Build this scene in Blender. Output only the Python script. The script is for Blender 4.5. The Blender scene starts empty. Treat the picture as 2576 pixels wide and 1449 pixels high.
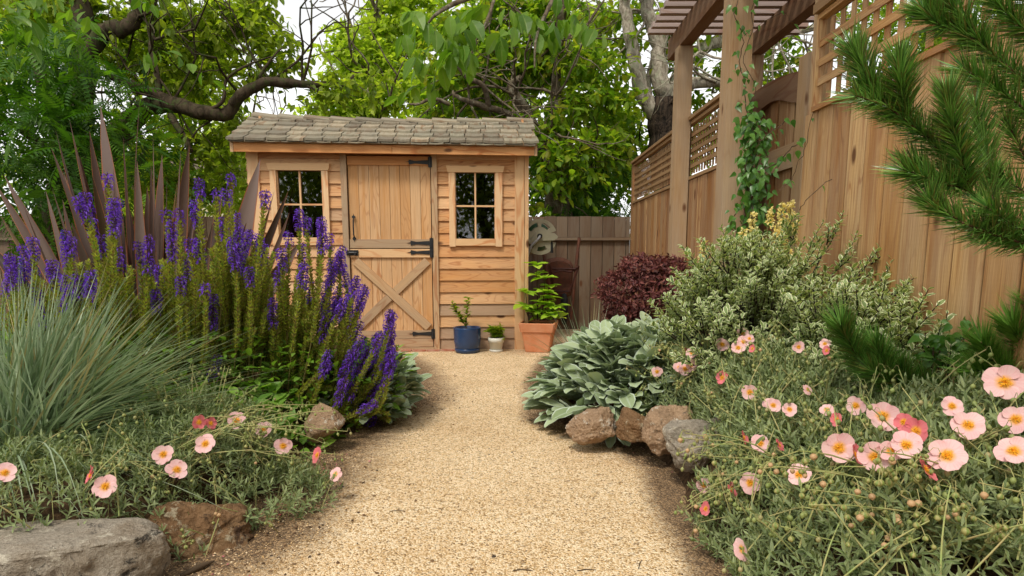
import bpy, bmesh, math, random
import numpy as np
from mathutils import Vector, Matrix, noise as mnoise
R = math.radians
SC = bpy.context.scene
rng = np.random.default_rng(7)
random.seed(7)

# ---------------------------------------------------------------- camera, world, sun, exposure
CAMZ, TILT, FD, CX, CY = 0.90, R(8.2), 1545.6, 1288.0, 862.0
cam_d = bpy.data.cameras.new("camera"); cam = bpy.data.objects.new("camera", cam_d)
SC.collection.objects.link(cam); SC.camera = cam
cam.location = (0, 0, CAMZ); cam.rotation_euler = (R(90) - TILT, 0, 0)
cam_d.sensor_width = 36.0; cam_d.lens = 36.0 * FD / 2576.0
cam_d.shift_y = (CY - 724.5) / 2576.0
cam_d.clip_start = 0.02; cam_d.clip_end = 400
SUN_EL, SUN_AZ = R(56), R(205)          # azimuth from +Y, clockwise
w = bpy.data.worlds.new("World"); SC.world = w; w.use_nodes = True
wn = w.node_tree.nodes; wl = w.node_tree.links; wn.clear()
sky = wn.new('ShaderNodeTexSky'); sky.sky_type = 'NISHITA'; sky.sun_disc = False
sky.sun_elevation = SUN_EL; sky.sun_rotation = SUN_AZ
sky.air_density = 1.0; sky.dust_density = 1.0; sky.ozone_density = 1.0
hs = wn.new('ShaderNodeHueSaturation'); hs.inputs['Saturation'].default_value = 0.02
bg = wn.new('ShaderNodeBackground'); bg.inputs[1].default_value = 0.15
wo = wn.new('ShaderNodeOutputWorld')
wl.new(sky.outputs[0], hs.inputs['Color']); wl.new(hs.outputs[0], bg.inputs[0]); wl.new(bg.outputs[0], wo.inputs[0])
sd = bpy.data.lights.new("sun", 'SUN'); sd.energy = 1.5; sd.angle = R(12); sd.color = (1, .93, .80)
so = bpy.data.objects.new("sun", sd); SC.collection.objects.link(so)
sdir = Vector((math.sin(SUN_AZ) * math.cos(SUN_EL), math.cos(SUN_AZ) * math.cos(SUN_EL), math.sin(SUN_EL)))
so.rotation_euler = (-sdir).to_track_quat('-Z', 'Y').to_euler()
SC.view_settings.view_transform = 'Standard'; SC.view_settings.look = 'None'
SC.view_settings.exposure = 0.76; SC.view_settings.gamma = 1.0

# ---------------------------------------------------------------- survey helpers: photo direction -> world
cT, sT = math.cos(TILT), math.sin(TILT)
def ray(x, y):
    dx = (x - CX) / FD; dy = -(y - CY) / FD
    return np.array((dx, cT + dy * sT, -sT + dy * cT))
def P(x, y, Y):
    d = ray(x, y); return np.array((0, 0, CAMZ)) + d * (Y / d[1])
def G(x, y, z=0.0):
    d = ray(x, y); return np.array((0, 0, CAMZ)) + d * ((z - CAMZ) / d[2])
def px(Y): return Y / FD                 # metres per unit at depth Y

# ---------------------------------------------------------------- object helpers
def link(o): SC.collection.objects.link(o); return o
def tag(o, label=None, cat=None, group=None, kind=None):
    if label: o['label'] = label
    if cat: o['category'] = cat
    if group: o['group'] = group
    if kind: o['kind'] = kind
    return o
def thing(name, label, cat, loc=(0, 0, 0), group=None, rz=0.0):
    o = bpy.data.objects.new(name, None); o.empty_display_size = .1
    o.location = tuple(loc); o.rotation_euler = (0, 0, rz); link(o)
    tag(o, label, cat, group); WORLD[o.name] = Matrix.Translation(Vector(tuple(loc))) @ Matrix.Rotation(rz, 4, 'Z')
    return o
WORLD = {}

class MB:
    """numpy mesh builder. world=True: vertices are in world space and moved into the parent's space on build"""
    def __init__(s): s.V = []; s.UV = []; s.Rn = []; s.F = []; s.M = []; s.n = 0
    def add(s, V, F, uv=None, r=0.0, mat=0):
        V = np.asarray(V, float).reshape(-1, 3); k = len(V)
        s.V.append(V)
        s.UV.append(np.zeros((k, 2)) if uv is None else np.asarray(uv, float).reshape(-1, 2))
        s.Rn.append(np.full(k, r) if np.isscalar(r) else np.asarray(r, float))
        if isinstance(F, list) and F and isinstance(F[0], np.ndarray) and F[0].ndim == 2: Fs = F
        else:
            by = {}
            for f in F: by.setdefault(len(f), []).append(tuple(f))
            Fs = [np.array(v, int) for v in by.values()]
        for a in Fs:
            s.F.append(a + s.n); s.M.append(np.full(len(a), mat))
        s.n += k
    def box(s, a, b, r=None, grain=2, mat=0, T=None):
        x0, y0, z0 = a; x1, y1, z1 = b
        if r is None: r = random.random()
        V = []; UV = []; F = []
        c = np.array([[x0,y0,z0],[x1,y0,z0],[x1,y1,z0],[x0,y1,z0],[x0,y0,z1],[x1,y0,z1],[x1,y1,z1],[x0,y1,z1]], float)
        fs = [((0,3,2,1),2),((4,5,6,7),2),((0,1,5,4),1),((1,2,6,5),0),((2,3,7,6),1),((3,0,4,7),0)]
        for q, ax in fs:
            o = len(V)
            oth = [i for i in range(3) if i != grain]
            for i in q:
                p = c[i]; V.append(p)
                u = p[oth[0]] + p[oth[1]]*1.0
                UV.append((u, p[grain]) if ax != grain else (p[oth[0]], p[oth[1]]))
            F.append((o, o+1, o+2, o+3))
        V = np.array(V)
        if T is not None: V = T(V)
        s.add(V, F, UV, r, mat)
    def prism(s, pts2, d0, d1, fn, r=0.0, mat=0, grainv=True):
        """closed outline pts2 (u,v) extruded d0..d1, fn(u,v,d)->xyz"""
        n = len(pts2); r = random.random() if r is None else r
        V = [fn(u, v, d0) for u, v in pts2] + [fn(u, v, d1) for u, v in pts2]
        UV = [(u, v) if grainv else (v, u) for u, v in pts2] * 2
        F = [tuple(range(n))[::-1], tuple(range(n, 2*n))]
        s.add(V, F, UV, r, mat)
        V2 = []; U2 = []; F2 = []
        for i in range(n):
            j = (i+1) % n; o = len(V2)
            V2 += [V[i], V[j], V[n+j], V[n+i]]
            a, b = pts2[i], pts2[j]
            L = math.hypot(a[0]-b[0], a[1]-b[1])
            U2 += [(d0, 0), (d0, L), (d1, L), (d1, 0)]; F2.append((o, o+1, o+2, o+3))
        s.add(V2, F2, U2, r, mat)
    def tube(s, pts, rad, n=6, r=None, mat=0, cap=True, jit=0.0):
        pts = np.asarray(pts, float); k = len(pts)
        rad = np.full(k, rad) if np.isscalar(rad) else np.asarray(rad, float)
        if r is None: r = random.random()
        t = np.gradient(pts, axis=0); t /= np.linalg.norm(t, axis=1)[:, None] + 1e-12
        up = np.array((0, 0, 1.0)) if abs(t[0][2]) < .9 else np.array((1.0, 0, 0))
        a = np.cross(t[0], up); a /= np.linalg.norm(a)
        V = np.zeros((k, n, 3)); UV = np.zeros((k, n, 2)); L = 0
        ang = np.arange(n) * 2*math.pi/n
        for i in range(k):
            a = a - t[i] * np.dot(a, t[i]); a /= np.linalg.norm(a) + 1e-12
            b = np.cross(t[i], a)
            rr = rad[i] * (1 + (rng.random(n) - .5) * jit)
            V[i] = pts[i] + (np.cos(ang) * rr)[:, None] * a + (np.sin(ang) * rr)[:, None] * b
            if i: L += np.linalg.norm(pts[i] - pts[i-1])
            UV[i, :, 0] = np.minimum(ang, 2*math.pi - ang) * rad[0]; UV[i, :, 1] = L
        I = np.arange(k*n).reshape(k, n)
        F = np.stack([I[:-1], np.roll(I, -1, 1)[:-1], np.roll(I, -1, 1)[1:], I[1:]], -1).reshape(-1, 4)
        s.add(V, [F], UV, r, mat)
        if cap:
            s.add(V[-1], [np.array([list(range(n))])], UV[-1], r, mat)
            s.add(V[0], [np.array([list(range(n))[::-1]])], UV[0], r, mat)
    def lathe(s, prof, c, n=32, r=0.0, mat=0, axis=None, squash=None):
        """prof list (radius, z)"""
        k = len(prof); ang = np.arange(n) * 2*math.pi/n
        V = np.zeros((k, n, 3)); UV = np.zeros((k, n, 2))
        for i, (rr, z) in enumerate(prof):
            V[i, :, 0] = np.cos(ang)*rr; V[i, :, 1] = np.sin(ang)*rr; V[i, :, 2] = z
            UV[i, :, 0] = ang*.1; UV[i, :, 1] = z
        if axis is not None: V = V @ np.array(axis)
        V = V + np.array(c)
        I = np.arange(k*n).reshape(k, n)
        F = np.stack([I[:-1], np.roll(I, -1, 1)[:-1], np.roll(I, -1, 1)[1:], I[1:]], -1).reshape(-1, 4)
        s.add(V, [F], UV, r, mat)
    def inst(s, tpl, pos, d, nrm, scale, r=None, mat=0):
        """stamp a template (V, Fs, UV) at pos, +Y along d, +Z near nrm"""
        TV, TF, TU = tpl; pos = np.asarray(pos, float); N = len(pos)
        if N == 0: return
        d = np.asarray(d, float); d = d / (np.linalg.norm(d, axis=1)[:, None] + 1e-9)
        nrm = np.asarray(nrm, float)
        x = np.cross(d, nrm); x /= np.linalg.norm(x, axis=1)[:, None] + 1e-9
        z = np.cross(x, d)
        sc = np.asarray(scale, float)
        if sc.ndim == 0: sc = np.full((N, 3), float(sc))
        elif sc.ndim == 1: sc = np.repeat(sc[:, None], 3, 1)
        k = len(TV)
        W = (TV[None, :, 0:1]*sc[:, None, 0:1])*x[:, None] + (TV[None, :, 1:2]*sc[:, None, 1:2])*d[:, None] + (TV[None, :, 2:3]*sc[:, None, 2:3])*z[:, None] + pos[:, None]
        if r is None: r = rng.random(N)
        r = np.repeat(np.broadcast_to(np.asarray(r, float), (N,)), k)
        Fs = [(f[None] + (np.arange(N)*k)[:, None, None]).reshape(-1, f.shape[1]) for f in TF]
        s.add(W.reshape(-1, 3), Fs, np.tile(TU, (N, 1)), r, mat)
    def build(s, name, mats, parent=None, smooth=False, world=True):
        V = np.concatenate(s.V); UV = np.concatenate(s.UV); Rn = np.concatenate(s.Rn)
        if parent is not None and world:
            Mi = np.array(WORLD[parent.name].inverted()); V = V @ Mi[:3, :3].T + Mi[:3, 3]
        me = bpy.data.meshes.new(name)
        me.vertices.add(len(V)); me.vertices.foreach_set('co', V.astype(np.float32).ravel())
        tot = sum(a.size for a in s.F); nf = sum(len(a) for a in s.F)
        me.loops.add(tot); me.polygons.add(nf)
        li = np.concatenate([a.ravel() for a in s.F]).astype(np.int32)
        cnt = np.concatenate([np.full(len(a), a.shape[1]) for a in s.F]).astype(np.int32)
        st = np.concatenate([[0], np.cumsum(cnt)[:-1]]).astype(np.int32)
        me.loops.foreach_set('vertex_index', li)
        me.polygons.foreach_set('loop_start', st); me.polygons.foreach_set('loop_total', cnt)
        me.polygons.foreach_set('material_index', np.concatenate(s.M).astype(np.int32))
        me.polygons.foreach_set('use_smooth', np.full(nf, bool(smooth)))
        me.update(calc_edges=True)
        uvl = me.uv_layers.new(name='UVMap'); uvl.data.foreach_set('uv', UV[li].astype(np.float32).ravel())
        at = me.attributes.new('rnd', 'FLOAT', 'POINT'); at.data.foreach_set('value', Rn.astype(np.float32))
        if not isinstance(mats, (list, tuple)): mats = [mats]
        for m in mats: me.materials.append(m)
        o = bpy.data.objects.new(name, me); link(o)
        if parent is not None:
            o.parent = parent
            WORLD[o.name] = WORLD[parent.name].copy()
        else: WORLD[o.name] = Matrix.Identity(4)
        return o

# ---------------------------------------------------------------- leaf templates
def leaf_tpl(w=.4, rows=((0,.1),(.25,.8),(.5,1),(.8,.6),(1,0)), fold=.12, curl=-.25, wave=0.0):
    V = []; U = []
    for i, (t, ww) in enumerate(rows):
        z = curl*t*t; hw = w*.5*ww; wv = wave*((i % 2)*2-1)
        V += [(-hw, t, z+fold*ww*w+wv), (0, t, z), (hw, t, z+fold*ww*w-wv)]
        U += [(0 if ww > 0 else .5, t), (.5, t), (1 if ww > 0 else .5, t)]
    F = []
    for i in range(len(rows)-1):
        a = i*3; F += [(a, a+1, a+4, a+3), (a+1, a+2, a+5, a+4)]
    return np.array(V), [np.array(F)], np.array(U)
def quick_tpl(w=.45, mid=.45, fold=.15, tip=-.12):
    V = np.array([(0,0,0),(-w/2,mid,fold*w),(0,mid,0),(w/2,mid,fold*w),(0,1,tip)])
    return V, [np.array([(0,2,1),(0,3,2),(1,2,4),(2,3,4)])], np.array([(.5,0),(0,.45),(.5,.45),(1,.45),(.5,1)])
L_QUICK = quick_tpl(); L_NARROW = quick_tpl(.2, .4)
L_OVAL = leaf_tpl(.55, fold=.15, curl=-.22)
L_OVAL2 = leaf_tpl(.42, rows=((0,.08),(.3,.9),(.65,.9),(1,0)), fold=.25, curl=-.15)
L_EAR = leaf_tpl(.44, rows=((0,.3),(.15,.42),(.35,.75),(.6,1),(.8,.92),(.93,.6),(1,.12)), fold=.16, curl=-.38, wave=.012)
L_ROSE = leaf_tpl(.24, rows=((0,.3),(.35,1),(.7,.8),(1,0)), fold=.2, curl=-.2)
def frond_tpl(n=7, lw=.075, ll=.36, droop=-.35):
    V = []; F = []; U = []
    base = quick_tpl(lw/ll, .4, .1, -.05)
    for i in range(n):
        t = .15 + .85*i/(n-1)
        for sgn in (-1, 1):
            L = ll*(1 - .45*abs(t-.45))
            ang = sgn*R(62 if i < n-1 else 12)
            o = len(V)
            for v in base[0]:
                x, y, z = v*L
                X = x*math.cos(ang)+y*math.sin(ang); Y = -x*math.sin(ang)+y*math.cos(ang)
                V.append((X, t+Y-.05, z + droop*t*t - .35*abs(X)))
            U += [tuple(u) for u in base[2]]
            F += [tuple(i2+o for i2 in f) for f in base[1][0]]
    return np.array(V), [np.array(F)], np.array(U)
L_FROND = frond_tpl(8, .10, .36)

def unit(n):
    v = rng.normal(size=(n, 3)); return v/np.linalg.norm(v, axis=1)[:, None]

# ---------------------------------------------------------------- materials
class NT:
    def __init__(s, name):
        s.m = bpy.data.materials.new(name); s.m.use_nodes = True; s.t = s.m.node_tree; s.t.nodes.clear()
        s.out = s.n('ShaderNodeOutputMaterial')
    def n(s, typ, **kw):
        x = s.t.nodes.new(typ)
        for k, v in kw.items(): setattr(x, k, v)
        return x
    def l(s, a, b): s.t.links.new(a, b)
    def setin(s, node, name, v):
        i = node.inputs[name]
        if hasattr(v, 'is_output') or isinstance(v, bpy.types.NodeSocket): s.l(v, i)
        else: i.default_value = v
    def math(s, op, a, b=None, clamp=False):
        x = s.n('ShaderNodeMath', operation=op, use_clamp=clamp); s.setin(x, 0, a)
        if b is not None: s.setin(x, 1, b)
        return x.outputs[0]
    def mix(s, f, a, b, mode='MIX'):
        x = s.n('ShaderNodeMix', data_type='RGBA', blend_type=mode)
        s.setin(x, 0, f); s.setin(x, 6, a if not isinstance(a, tuple) else (*a, 1)); s.setin(x, 7, b if not isinstance(b, tuple) else (*b, 1))
        return x.outputs[2]
    def ramp(s, f, stops, interp='LINEAR'):
        x = s.n('ShaderNodeValToRGB'); s.setin(x, 0, f); cr = x.color_ramp; cr.interpolation = interp
        while len(cr.elements) < len(stops): cr.elements.new(.5)
        for e, (p, c) in zip(cr.elements, stops): e.position = p; e.color = (*c, 1) if isinstance(c, tuple) else (c, c, c, 1)
        return x.outputs[0]
    def noise(s, vec, scale, detail=3, rough=.5, dist=0):
        x = s.n('ShaderNodeTexNoise'); x.inputs['Scale'].default_value = scale; x.inputs['Detail'].default_value = detail
        x.inputs['Roughness'].default_value = rough; x.inputs['Distortion'].default_value = dist
        if vec is not None: s.l(vec, x.inputs['Vector'])
        return x.outputs['Fac']
    def vor(s, vec, scale, feature='F1', out='Distance'):
        x = s.n('ShaderNodeTexVoronoi', feature=feature); x.inputs['Scale'].default_value = scale
        if vec is not None: s.l(vec, x.inputs['Vector'])
        return x.outputs[out]
    def vscale(s, vec, sc):
        x = s.n('ShaderNodeVectorMath', operation='MULTIPLY'); s.l(vec, x.inputs[0]); x.inputs[1].default_value = sc; return x.outputs[0]
    def rnd(s): return s.n('ShaderNodeAttribute', attribute_name='rnd').outputs['Fac']
    def uv(s): return s.n('ShaderNodeUVMap', uv_map='UVMap').outputs[0]
    def obj(s): return s.n('ShaderNodeTexCoord').outputs['Object']
    def bump(s, h, strength=.5, dist=.01):
        x = s.n('ShaderNodeBump'); x.inputs['Strength'].default_value = strength; x.inputs['Distance'].default_value = dist
        s.l(h, x.inputs['Height']); return x.outputs[0]
    def pbr(s, col, rough=.7, spec=.3, nrm=None, metal=0.0, **kw):
        b = s.n('ShaderNodeBsdfPrincipled'); s.setin(b, 'Base Color', (*col, 1) if isinstance(col, tuple) else col)
        s.setin(b, 'Roughness', rough); b.inputs['Specular IOR Level'].default_value = spec; b.inputs['Metallic'].default_value = metal
        if nrm is not None: s.l(nrm, b.inputs['Normal'])
        return b.outputs[0]
    def done(s, sh): s.l(sh, s.out.inputs[0]); return s.m

def wood(name, tones, dark=.55, grey=None, greyamt=.0, ring=26, fiber=.35, knots=True, rough=.75, saw=0.0, blot=None, stain=None):
    t = NT(name); uv = t.uv(); r = t.rnd()
    off = t.n('ShaderNodeCombineXYZ'); t.l(t.math('MULTIPLY', r, 37.7), off.inputs[0]); t.l(t.math('MULTIPLY', r, 91.3), off.inputs[1])
    va = t.n('ShaderNodeVectorMath', operation='ADD'); t.l(uv, va.inputs[0]); t.l(off.outputs[0], va.inputs[1]); v = va.outputs[0]
    base = t.ramp(r, [(i/(len(tones)-1), c) for i, c in enumerate(tones)])
    big = t.noise(t.vscale(v, (7, 1.1, 1)), 1.0, 2, .5)
    ringv = t.math('SINE', t.math('MULTIPLY', big, ring*6.28))
    ringm = t.ramp(ringv, [(.0, 0.0), (.55, 0.0), (1, 1.0)])
    fib = t.noise(t.vscale(v, (170, 3.5, 1)), 1.0, 3, .6)
    rg = t.math('MULTIPLY', ringm, t.math('MULTIPLY', t.math('FRACT', t.math('MULTIPLY', r, 7.31)), .75))
    c = t.mix(rg, base, t.mix(1.0, base, (dark*1.1, dark*.62, dark*.38), 'MULTIPLY'))
    c = t.mix(t.math('MULTIPLY', t.ramp(fib, [(.35, 1.0), (.62, 0.0)]), fiber), c, t.mix(1.0, c, (.62, .5, .4), 'MULTIPLY'))
    if blot is not None:
        bl = t.noise(t.vscale(v, (16, .55, 1)), 1.0, 5, .7)
        c = t.mix(t.math('MULTIPLY', t.ramp(bl, [(.50, 0.0), (.60, 1.0)]), .75), c, blot)
    if grey is not None:
        gn = t.noise(t.vscale(v, (9, 1.3, 1)), 1.0, 4, .65)
        c = t.mix(t.math('MULTIPLY', t.ramp(gn, [(.35, 0.0), (.65, 1.0)]), greyamt), c, grey)
    if knots:
        kn = t.vor(t.vscale(v, (4.6, 2.1, 1)), 1.0)
        c = t.mix(t.ramp(kn, [(.06, 1.0), (.11, 0.0)]), c, (.13, .055, .022))
    if stain is not None:      # dirt splashed up from the ground: a stain with a ragged edge
        pos = t.n('ShaderNodeNewGeometry').outputs['Position']; sp = t.n('ShaderNodeSeparateXYZ'); t.l(pos, sp.inputs[0])
        zz = t.math('ADD', sp.outputs[2], t.math('MULTIPLY', t.noise(v, 7, 3), .35))
        c = t.mix(t.math('MULTIPLY', t.ramp(zz, [(.22, 1.0), (stain, 0.0)]), .75), c, (.12, .09, .065))
    h = fib
    if saw > 0:
        sw = t.n('ShaderNodeTexWave'); sw.bands_direction = 'Y'; sw.inputs['Scale'].default_value = 17; sw.inputs['Distortion'].default_value = 3.5; sw.inputs['Detail'].default_value = 3
        t.l(v, sw.inputs['Vector']); h = t.math('ADD', fib, t.math('MULTIPLY', sw.outputs['Fac'], saw))
        c = t.mix(t.math('MULTIPLY', sw.outputs['Fac'], .16*saw), c, t.mix(1.0, c, (.6, .52, .45), 'MULTIPLY'))
    return t.done(t.pbr(c, rough, .25, t.bump(h, .3, .003)))

def leafmat(name, tones, trans=.35, rough=.5, spec=.35, edge=None, edgew=.12, rib=None, tcol=None, bump=0.0, blot=None):
    t = NT(name); r = t.rnd()
    c = t.ramp(r, [(i/(len(tones)-1), x) for i, x in enumerate(tones)])
    uv = t.n('ShaderNodeSeparateXYZ'); t.l(t.uv(), uv.inputs[0])
    a = t.math('ABSOLUTE', t.math('SUBTRACT', uv.outputs[0], .5))
    if rib is not None: c = t.mix(t.math('MULTIPLY', t.ramp(a, [(.03, 1.0), (.08, 0.0)]), .6), c, rib)
    if edge is not None: c = t.mix(t.ramp(a, [(.5-edgew*1.6, 0.0), (.5-edgew, 1.0)]), c, edge)
    nm = None
    if blot is not None: c = t.mix(t.ramp(t.noise(t.obj(), 60, 2), [(.45, 0.0), (.6, 1.0)]), c, blot)
    if bump: nm = t.bump(t.noise(t.obj(), 400, 2), bump, .002)
    b = t.pbr(c, rough, spec, nm)
    tr = t.n('ShaderNodeBsdfTranslucent'); t.l(t.mix(1.0, c, tcol or (1.5, 1.55, .7), 'MULTIPLY'), tr.inputs[0])
    mx = t.n('ShaderNodeMixShader'); mx.inputs[0].default_value = trans
    t.l(b, mx.inputs[1]); t.l(tr.outputs[0], mx.inputs[2])
    return t.done(mx.outputs[0])

def plain(name, col, rough=.6, spec=.4, metal=0.0, var=.25, scale=30, bump=.1, col2=None):
    t = NT(name); n = t.noise(t.obj(), scale, 4, .6)
    c2 = col2 or tuple(x*(1-var) for x in col)
    c = t.mix(t.ramp(n, [(.35, 0.0), (.65, 1.0)]), col, c2)
    return t.done(t.pbr(c, rough, spec, t.bump(n, bump, .004), metal))

def bark(name, c1, c2, c3=None, sc=14, stretch=.25, bump=.8):
    t = NT(name); o = t.vscale(t.obj(), (1, 1, stretch))
    n = t.noise(o, sc, 5, .65, .6)
    c = t.mix(t.ramp(n, [(.38, 0.0), (.6, 1.0)]), c1, c2)
    if c3: c = t.mix(t.ramp(t.noise(t.obj(), 9, 4, .7), [(.5, 0.0), (.62, 1.0)]), c, c3)
    return t.done(t.pbr(c, .9, .1, t.bump(n, bump, .03)))

M = {}
cedar = [(.76,.46,.23),(.66,.33,.13),(.80,.52,.29),(.60,.28,.09),(.76,.46,.24),(.42,.28,.18)]
M['siding'] = wood('cedar_siding', cedar, .5, (.36,.26,.18), .30, ring=16)
M['door'] = wood('cedar_boards', [(.66,.38,.18),(.74,.47,.25),(.58,.30,.115),(.72,.44,.22)], .5, (.42,.29,.18), .30, ring=12, blot=(.52,.24,.075))
M['rail'] = wood('weathered_cedar', [(.50,.33,.19),(.60,.38,.20),(.42,.29,.18)], .6, (.34,.26,.18), .5, ring=8)
M['trim'] = wood('pale_trim', [(.76,.50,.28),(.72,.45,.23),(.80,.56,.34)], .7, ring=6, fiber=.2)
M['fascia'] = wood('cedar_fascia', [(.58,.26,.09),(.64,.32,.13)], .6, ring=7)
M['shingle'] = wood('cedar_shingle', [(.22,.19,.135),(.34,.30,.225),(.16,.13,.095),(.38,.32,.225),(.27,.25,.185)], .6, (.17,.16,.12), .6, ring=5, knots=False, fiber=.6, rough=.9)
fenc = [(.44,.23,.075),(.25,.105,.03),(.53,.33,.15),(.35,.16,.042),(.47,.30,.15),(.18,.08,.026)]
M['fence'] = wood('fence_board', fenc, .5, (.38,.29,.20), .30, ring=9, blot=(.24,.10,.03), saw=.1, fiber=.7)
M['fence_near'] = wood('fence_board_near', [(.53,.29,.095),(.30,.13,.035),(.62,.40,.18),(.42,.195,.05),(.58,.37,.17),(.33,.18,.07)], .5, (.46,.37,.26), .28, ring=11, blot=(.30,.125,.035), saw=.12, fiber=.8)
M['lattice'] = wood('lattice_wood', [(.28,.165,.075),(.36,.225,.11),(.22,.13,.06)], .6, knots=False, ring=4)
M['backfence'] = wood('old_fence_board', [(.16,.11,.07),(.22,.155,.10),(.12,.08,.05),(.18,.105,.06)], .6, (.19,.16,.125), .5, ring=7, fiber=.5)
M['beam'] = wood('redwood_beam', [(.17,.085,.04),(.22,.12,.06)], .6, (.22,.16,.115), .4, ring=5)
M['post'] = wood('redwood_post', [(.40,.26,.135),(.50,.33,.17)], .55, (.38,.32,.25), .4, ring=7, fiber=.5)
M['slat'] = wood('pergola_slat', [(.30,.235,.21),(.36,.28,.25),(.27,.20,.175)], .7, ring=4, knots=False)
M['black'] = plain('black_iron', (.016,.016,.018), .45, .5)
M['dark'] = plain('unlit_dark', (.012,.011,.010), .9, .05)
def glass():
    t = NT('window_glass'); g = t.n('ShaderNodeBsdfGlass'); g.inputs['Roughness'].default_value = .0; g.inputs['IOR'].default_value = 1.5
    tr = t.n('ShaderNodeBsdfTransparent'); tr.inputs[0].default_value = (.8,.82,.8,1)
    gl = t.n('ShaderNodeBsdfGlossy'); gl.inputs['Roughness'].default_value = .015
    lw = t.n('ShaderNodeFresnel'); lw.inputs[0].default_value = 2.0
    mx = t.n('ShaderNodeMixShader'); t.l(lw.outputs[0], mx.inputs[0]); t.l(tr.outputs[0], mx.inputs[1]); t.l(gl.outputs[0], mx.inputs[2])
    return t.done(mx.outputs[0])
M['glass'] = glass()
M['terracotta'] = plain('terracotta', (.62,.235,.105), .85, .15, var=.2, scale=9, col2=(.66,.30,.16))
M['blueglaze'] = plain('blue_glaze', (.012,.045,.13), .25, .6, var=.3, scale=6)
M['whiteglaze'] = plain('white_glaze', (.72,.70,.62), .4, .5, var=.1, scale=8)
M['reel'] = plain('beige_plastic', (.36,.33,.235), .55, .4, var=.15, scale=8)
M['rust'] = plain('rusty_steel', (.13,.045,.024), .75, .3, var=.4, scale=16, col2=(.08,.035,.022))
M['rustdark'] = plain('rusty_frame', (.07,.022,.015), .7, .3, var=.4, scale=20)
M['rubber'] = plain('rubber', (.02,.02,.02), .8, .2)
M['hose'] = plain('grey_hose', (.30,.30,.32), .5, .4)
M['greenhose'] = plain('green_hose', (.03,.12,.05), .5, .4)
M['lamp'] = plain('lamp_cap', (.26,.22,.21), .5, .4, var=.15)
M['lampglass'] = plain('lamp_glass', (.20,.19,.15), .3, .5, var=.3)
M['brick'] = plain('brick', (.33,.11,.06), .9, .1, var=.5, scale=20, col2=(.42,.24,.17))
M['plaster'] = plain('house_plaster', (.62,.55,.36), .9, .1, var=.1, scale=2)
M['roof'] = plain('house_roof', (.16,.12,.10), .9, .1, scale=5)
M['soilpot'] = plain('potting_soil', (.04,.028,.018), .95, .05, scale=60)

def gravelmat():
    t = NT('gravel'); pos = t.n('ShaderNodeNewGeometry').outputs['Position']
    d1 = t.n('ShaderNodeTexVoronoi'); d1.inputs['Scale'].default_value = 185; t.l(pos, d1.inputs['Vector'])
    sep = t.n('ShaderNodeSeparateColor'); t.l(d1.outputs['Color'], sep.inputs[0])
    c = t.ramp(sep.outputs[0], [(0,(.16,.09,.035)),(.09,(.42,.27,.12)),(.3,(.64,.44,.23)),(.55,(.78,.59,.37)),(.85,(.88,.74,.53)),(1,(.66,.42,.18))])
    mid = t.noise(pos, 2.2, 5, .65)
    c = t.mix(t.math('MULTIPLY', t.ramp(mid, [(.42, 0.0), (.66, 1.0)]), .55), c, t.mix(1.0, c, (.80,.72,.62), 'MULTIPLY'))
    fine = t.noise(pos, 45, 3, .7)
    c = t.mix(t.math('MULTIPLY', t.ramp(fine, [(.58, 0.0), (.66, 1.0)]), .6), c, (.15,.09,.045))
    # humus washed out of the beds: stored as a stain strength per vertex
    r = t.rnd(); dn = t.math('ADD', t.math('MULTIPLY', t.noise(pos, 5, 6, .75), .55), t.math('MULTIPLY', t.noise(pos, 38, 4, .7), .5))
    st = t.math('SUBTRACT', t.math('MULTIPLY', r, 1.6), dn)
    dirt = t.mix(t.ramp(sep.outputs[1], [(.5,0.0),(.75,1.0)]), (.085,.05,.028), (.30,.19,.10))
    c = t.mix(t.math('MULTIPLY', t.ramp(st, [(.0, 0.0), (.40, 1.0)]), .92), c, dirt)
    h = t.math('ADD', t.math('MULTIPLY', d1.outputs['Distance'], -1.0), t.math('MULTIPLY', fine, .8))
    return t.done(t.pbr(c, .85, .2, t.bump(h, .8, .006)))
M['gravel'] = gravelmat()
def stonebits(name, cols):
    t = NT(name); return t.done(t.pbr(t.ramp(t.rnd(), [(i/(len(cols)-1), c) for i, c in enumerate(cols)]), .8, .2))
M['pebble'] = stonebits('pebble', [(.18,.10,.045),(.50,.33,.15),(.70,.50,.28),(.82,.66,.45),(.55,.33,.13)])
M['chip'] = stonebits('bark_chip', [(.05,.03,.018),(.11,.06,.03),(.20,.12,.06),(.04,.03,.025)])
M['fallen'] = stonebits('fallen_petal', [(.55,.08,.14),(.75,.25,.32),(.45,.04,.07),(.8,.4,.42)])
def soilmat():
    t = NT('soil'); o = t.obj(); n = t.noise(o, 40, 5, .7)
    c = t.mix(t.ramp(n, [(.4, 0.0), (.65, 1.0)]), (.045,.028,.017), (.14,.085,.045))
    return t.done(t.pbr(c, .95, .05, t.bump(n, 1.0, .02)))
M['soil'] = soilmat()
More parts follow.
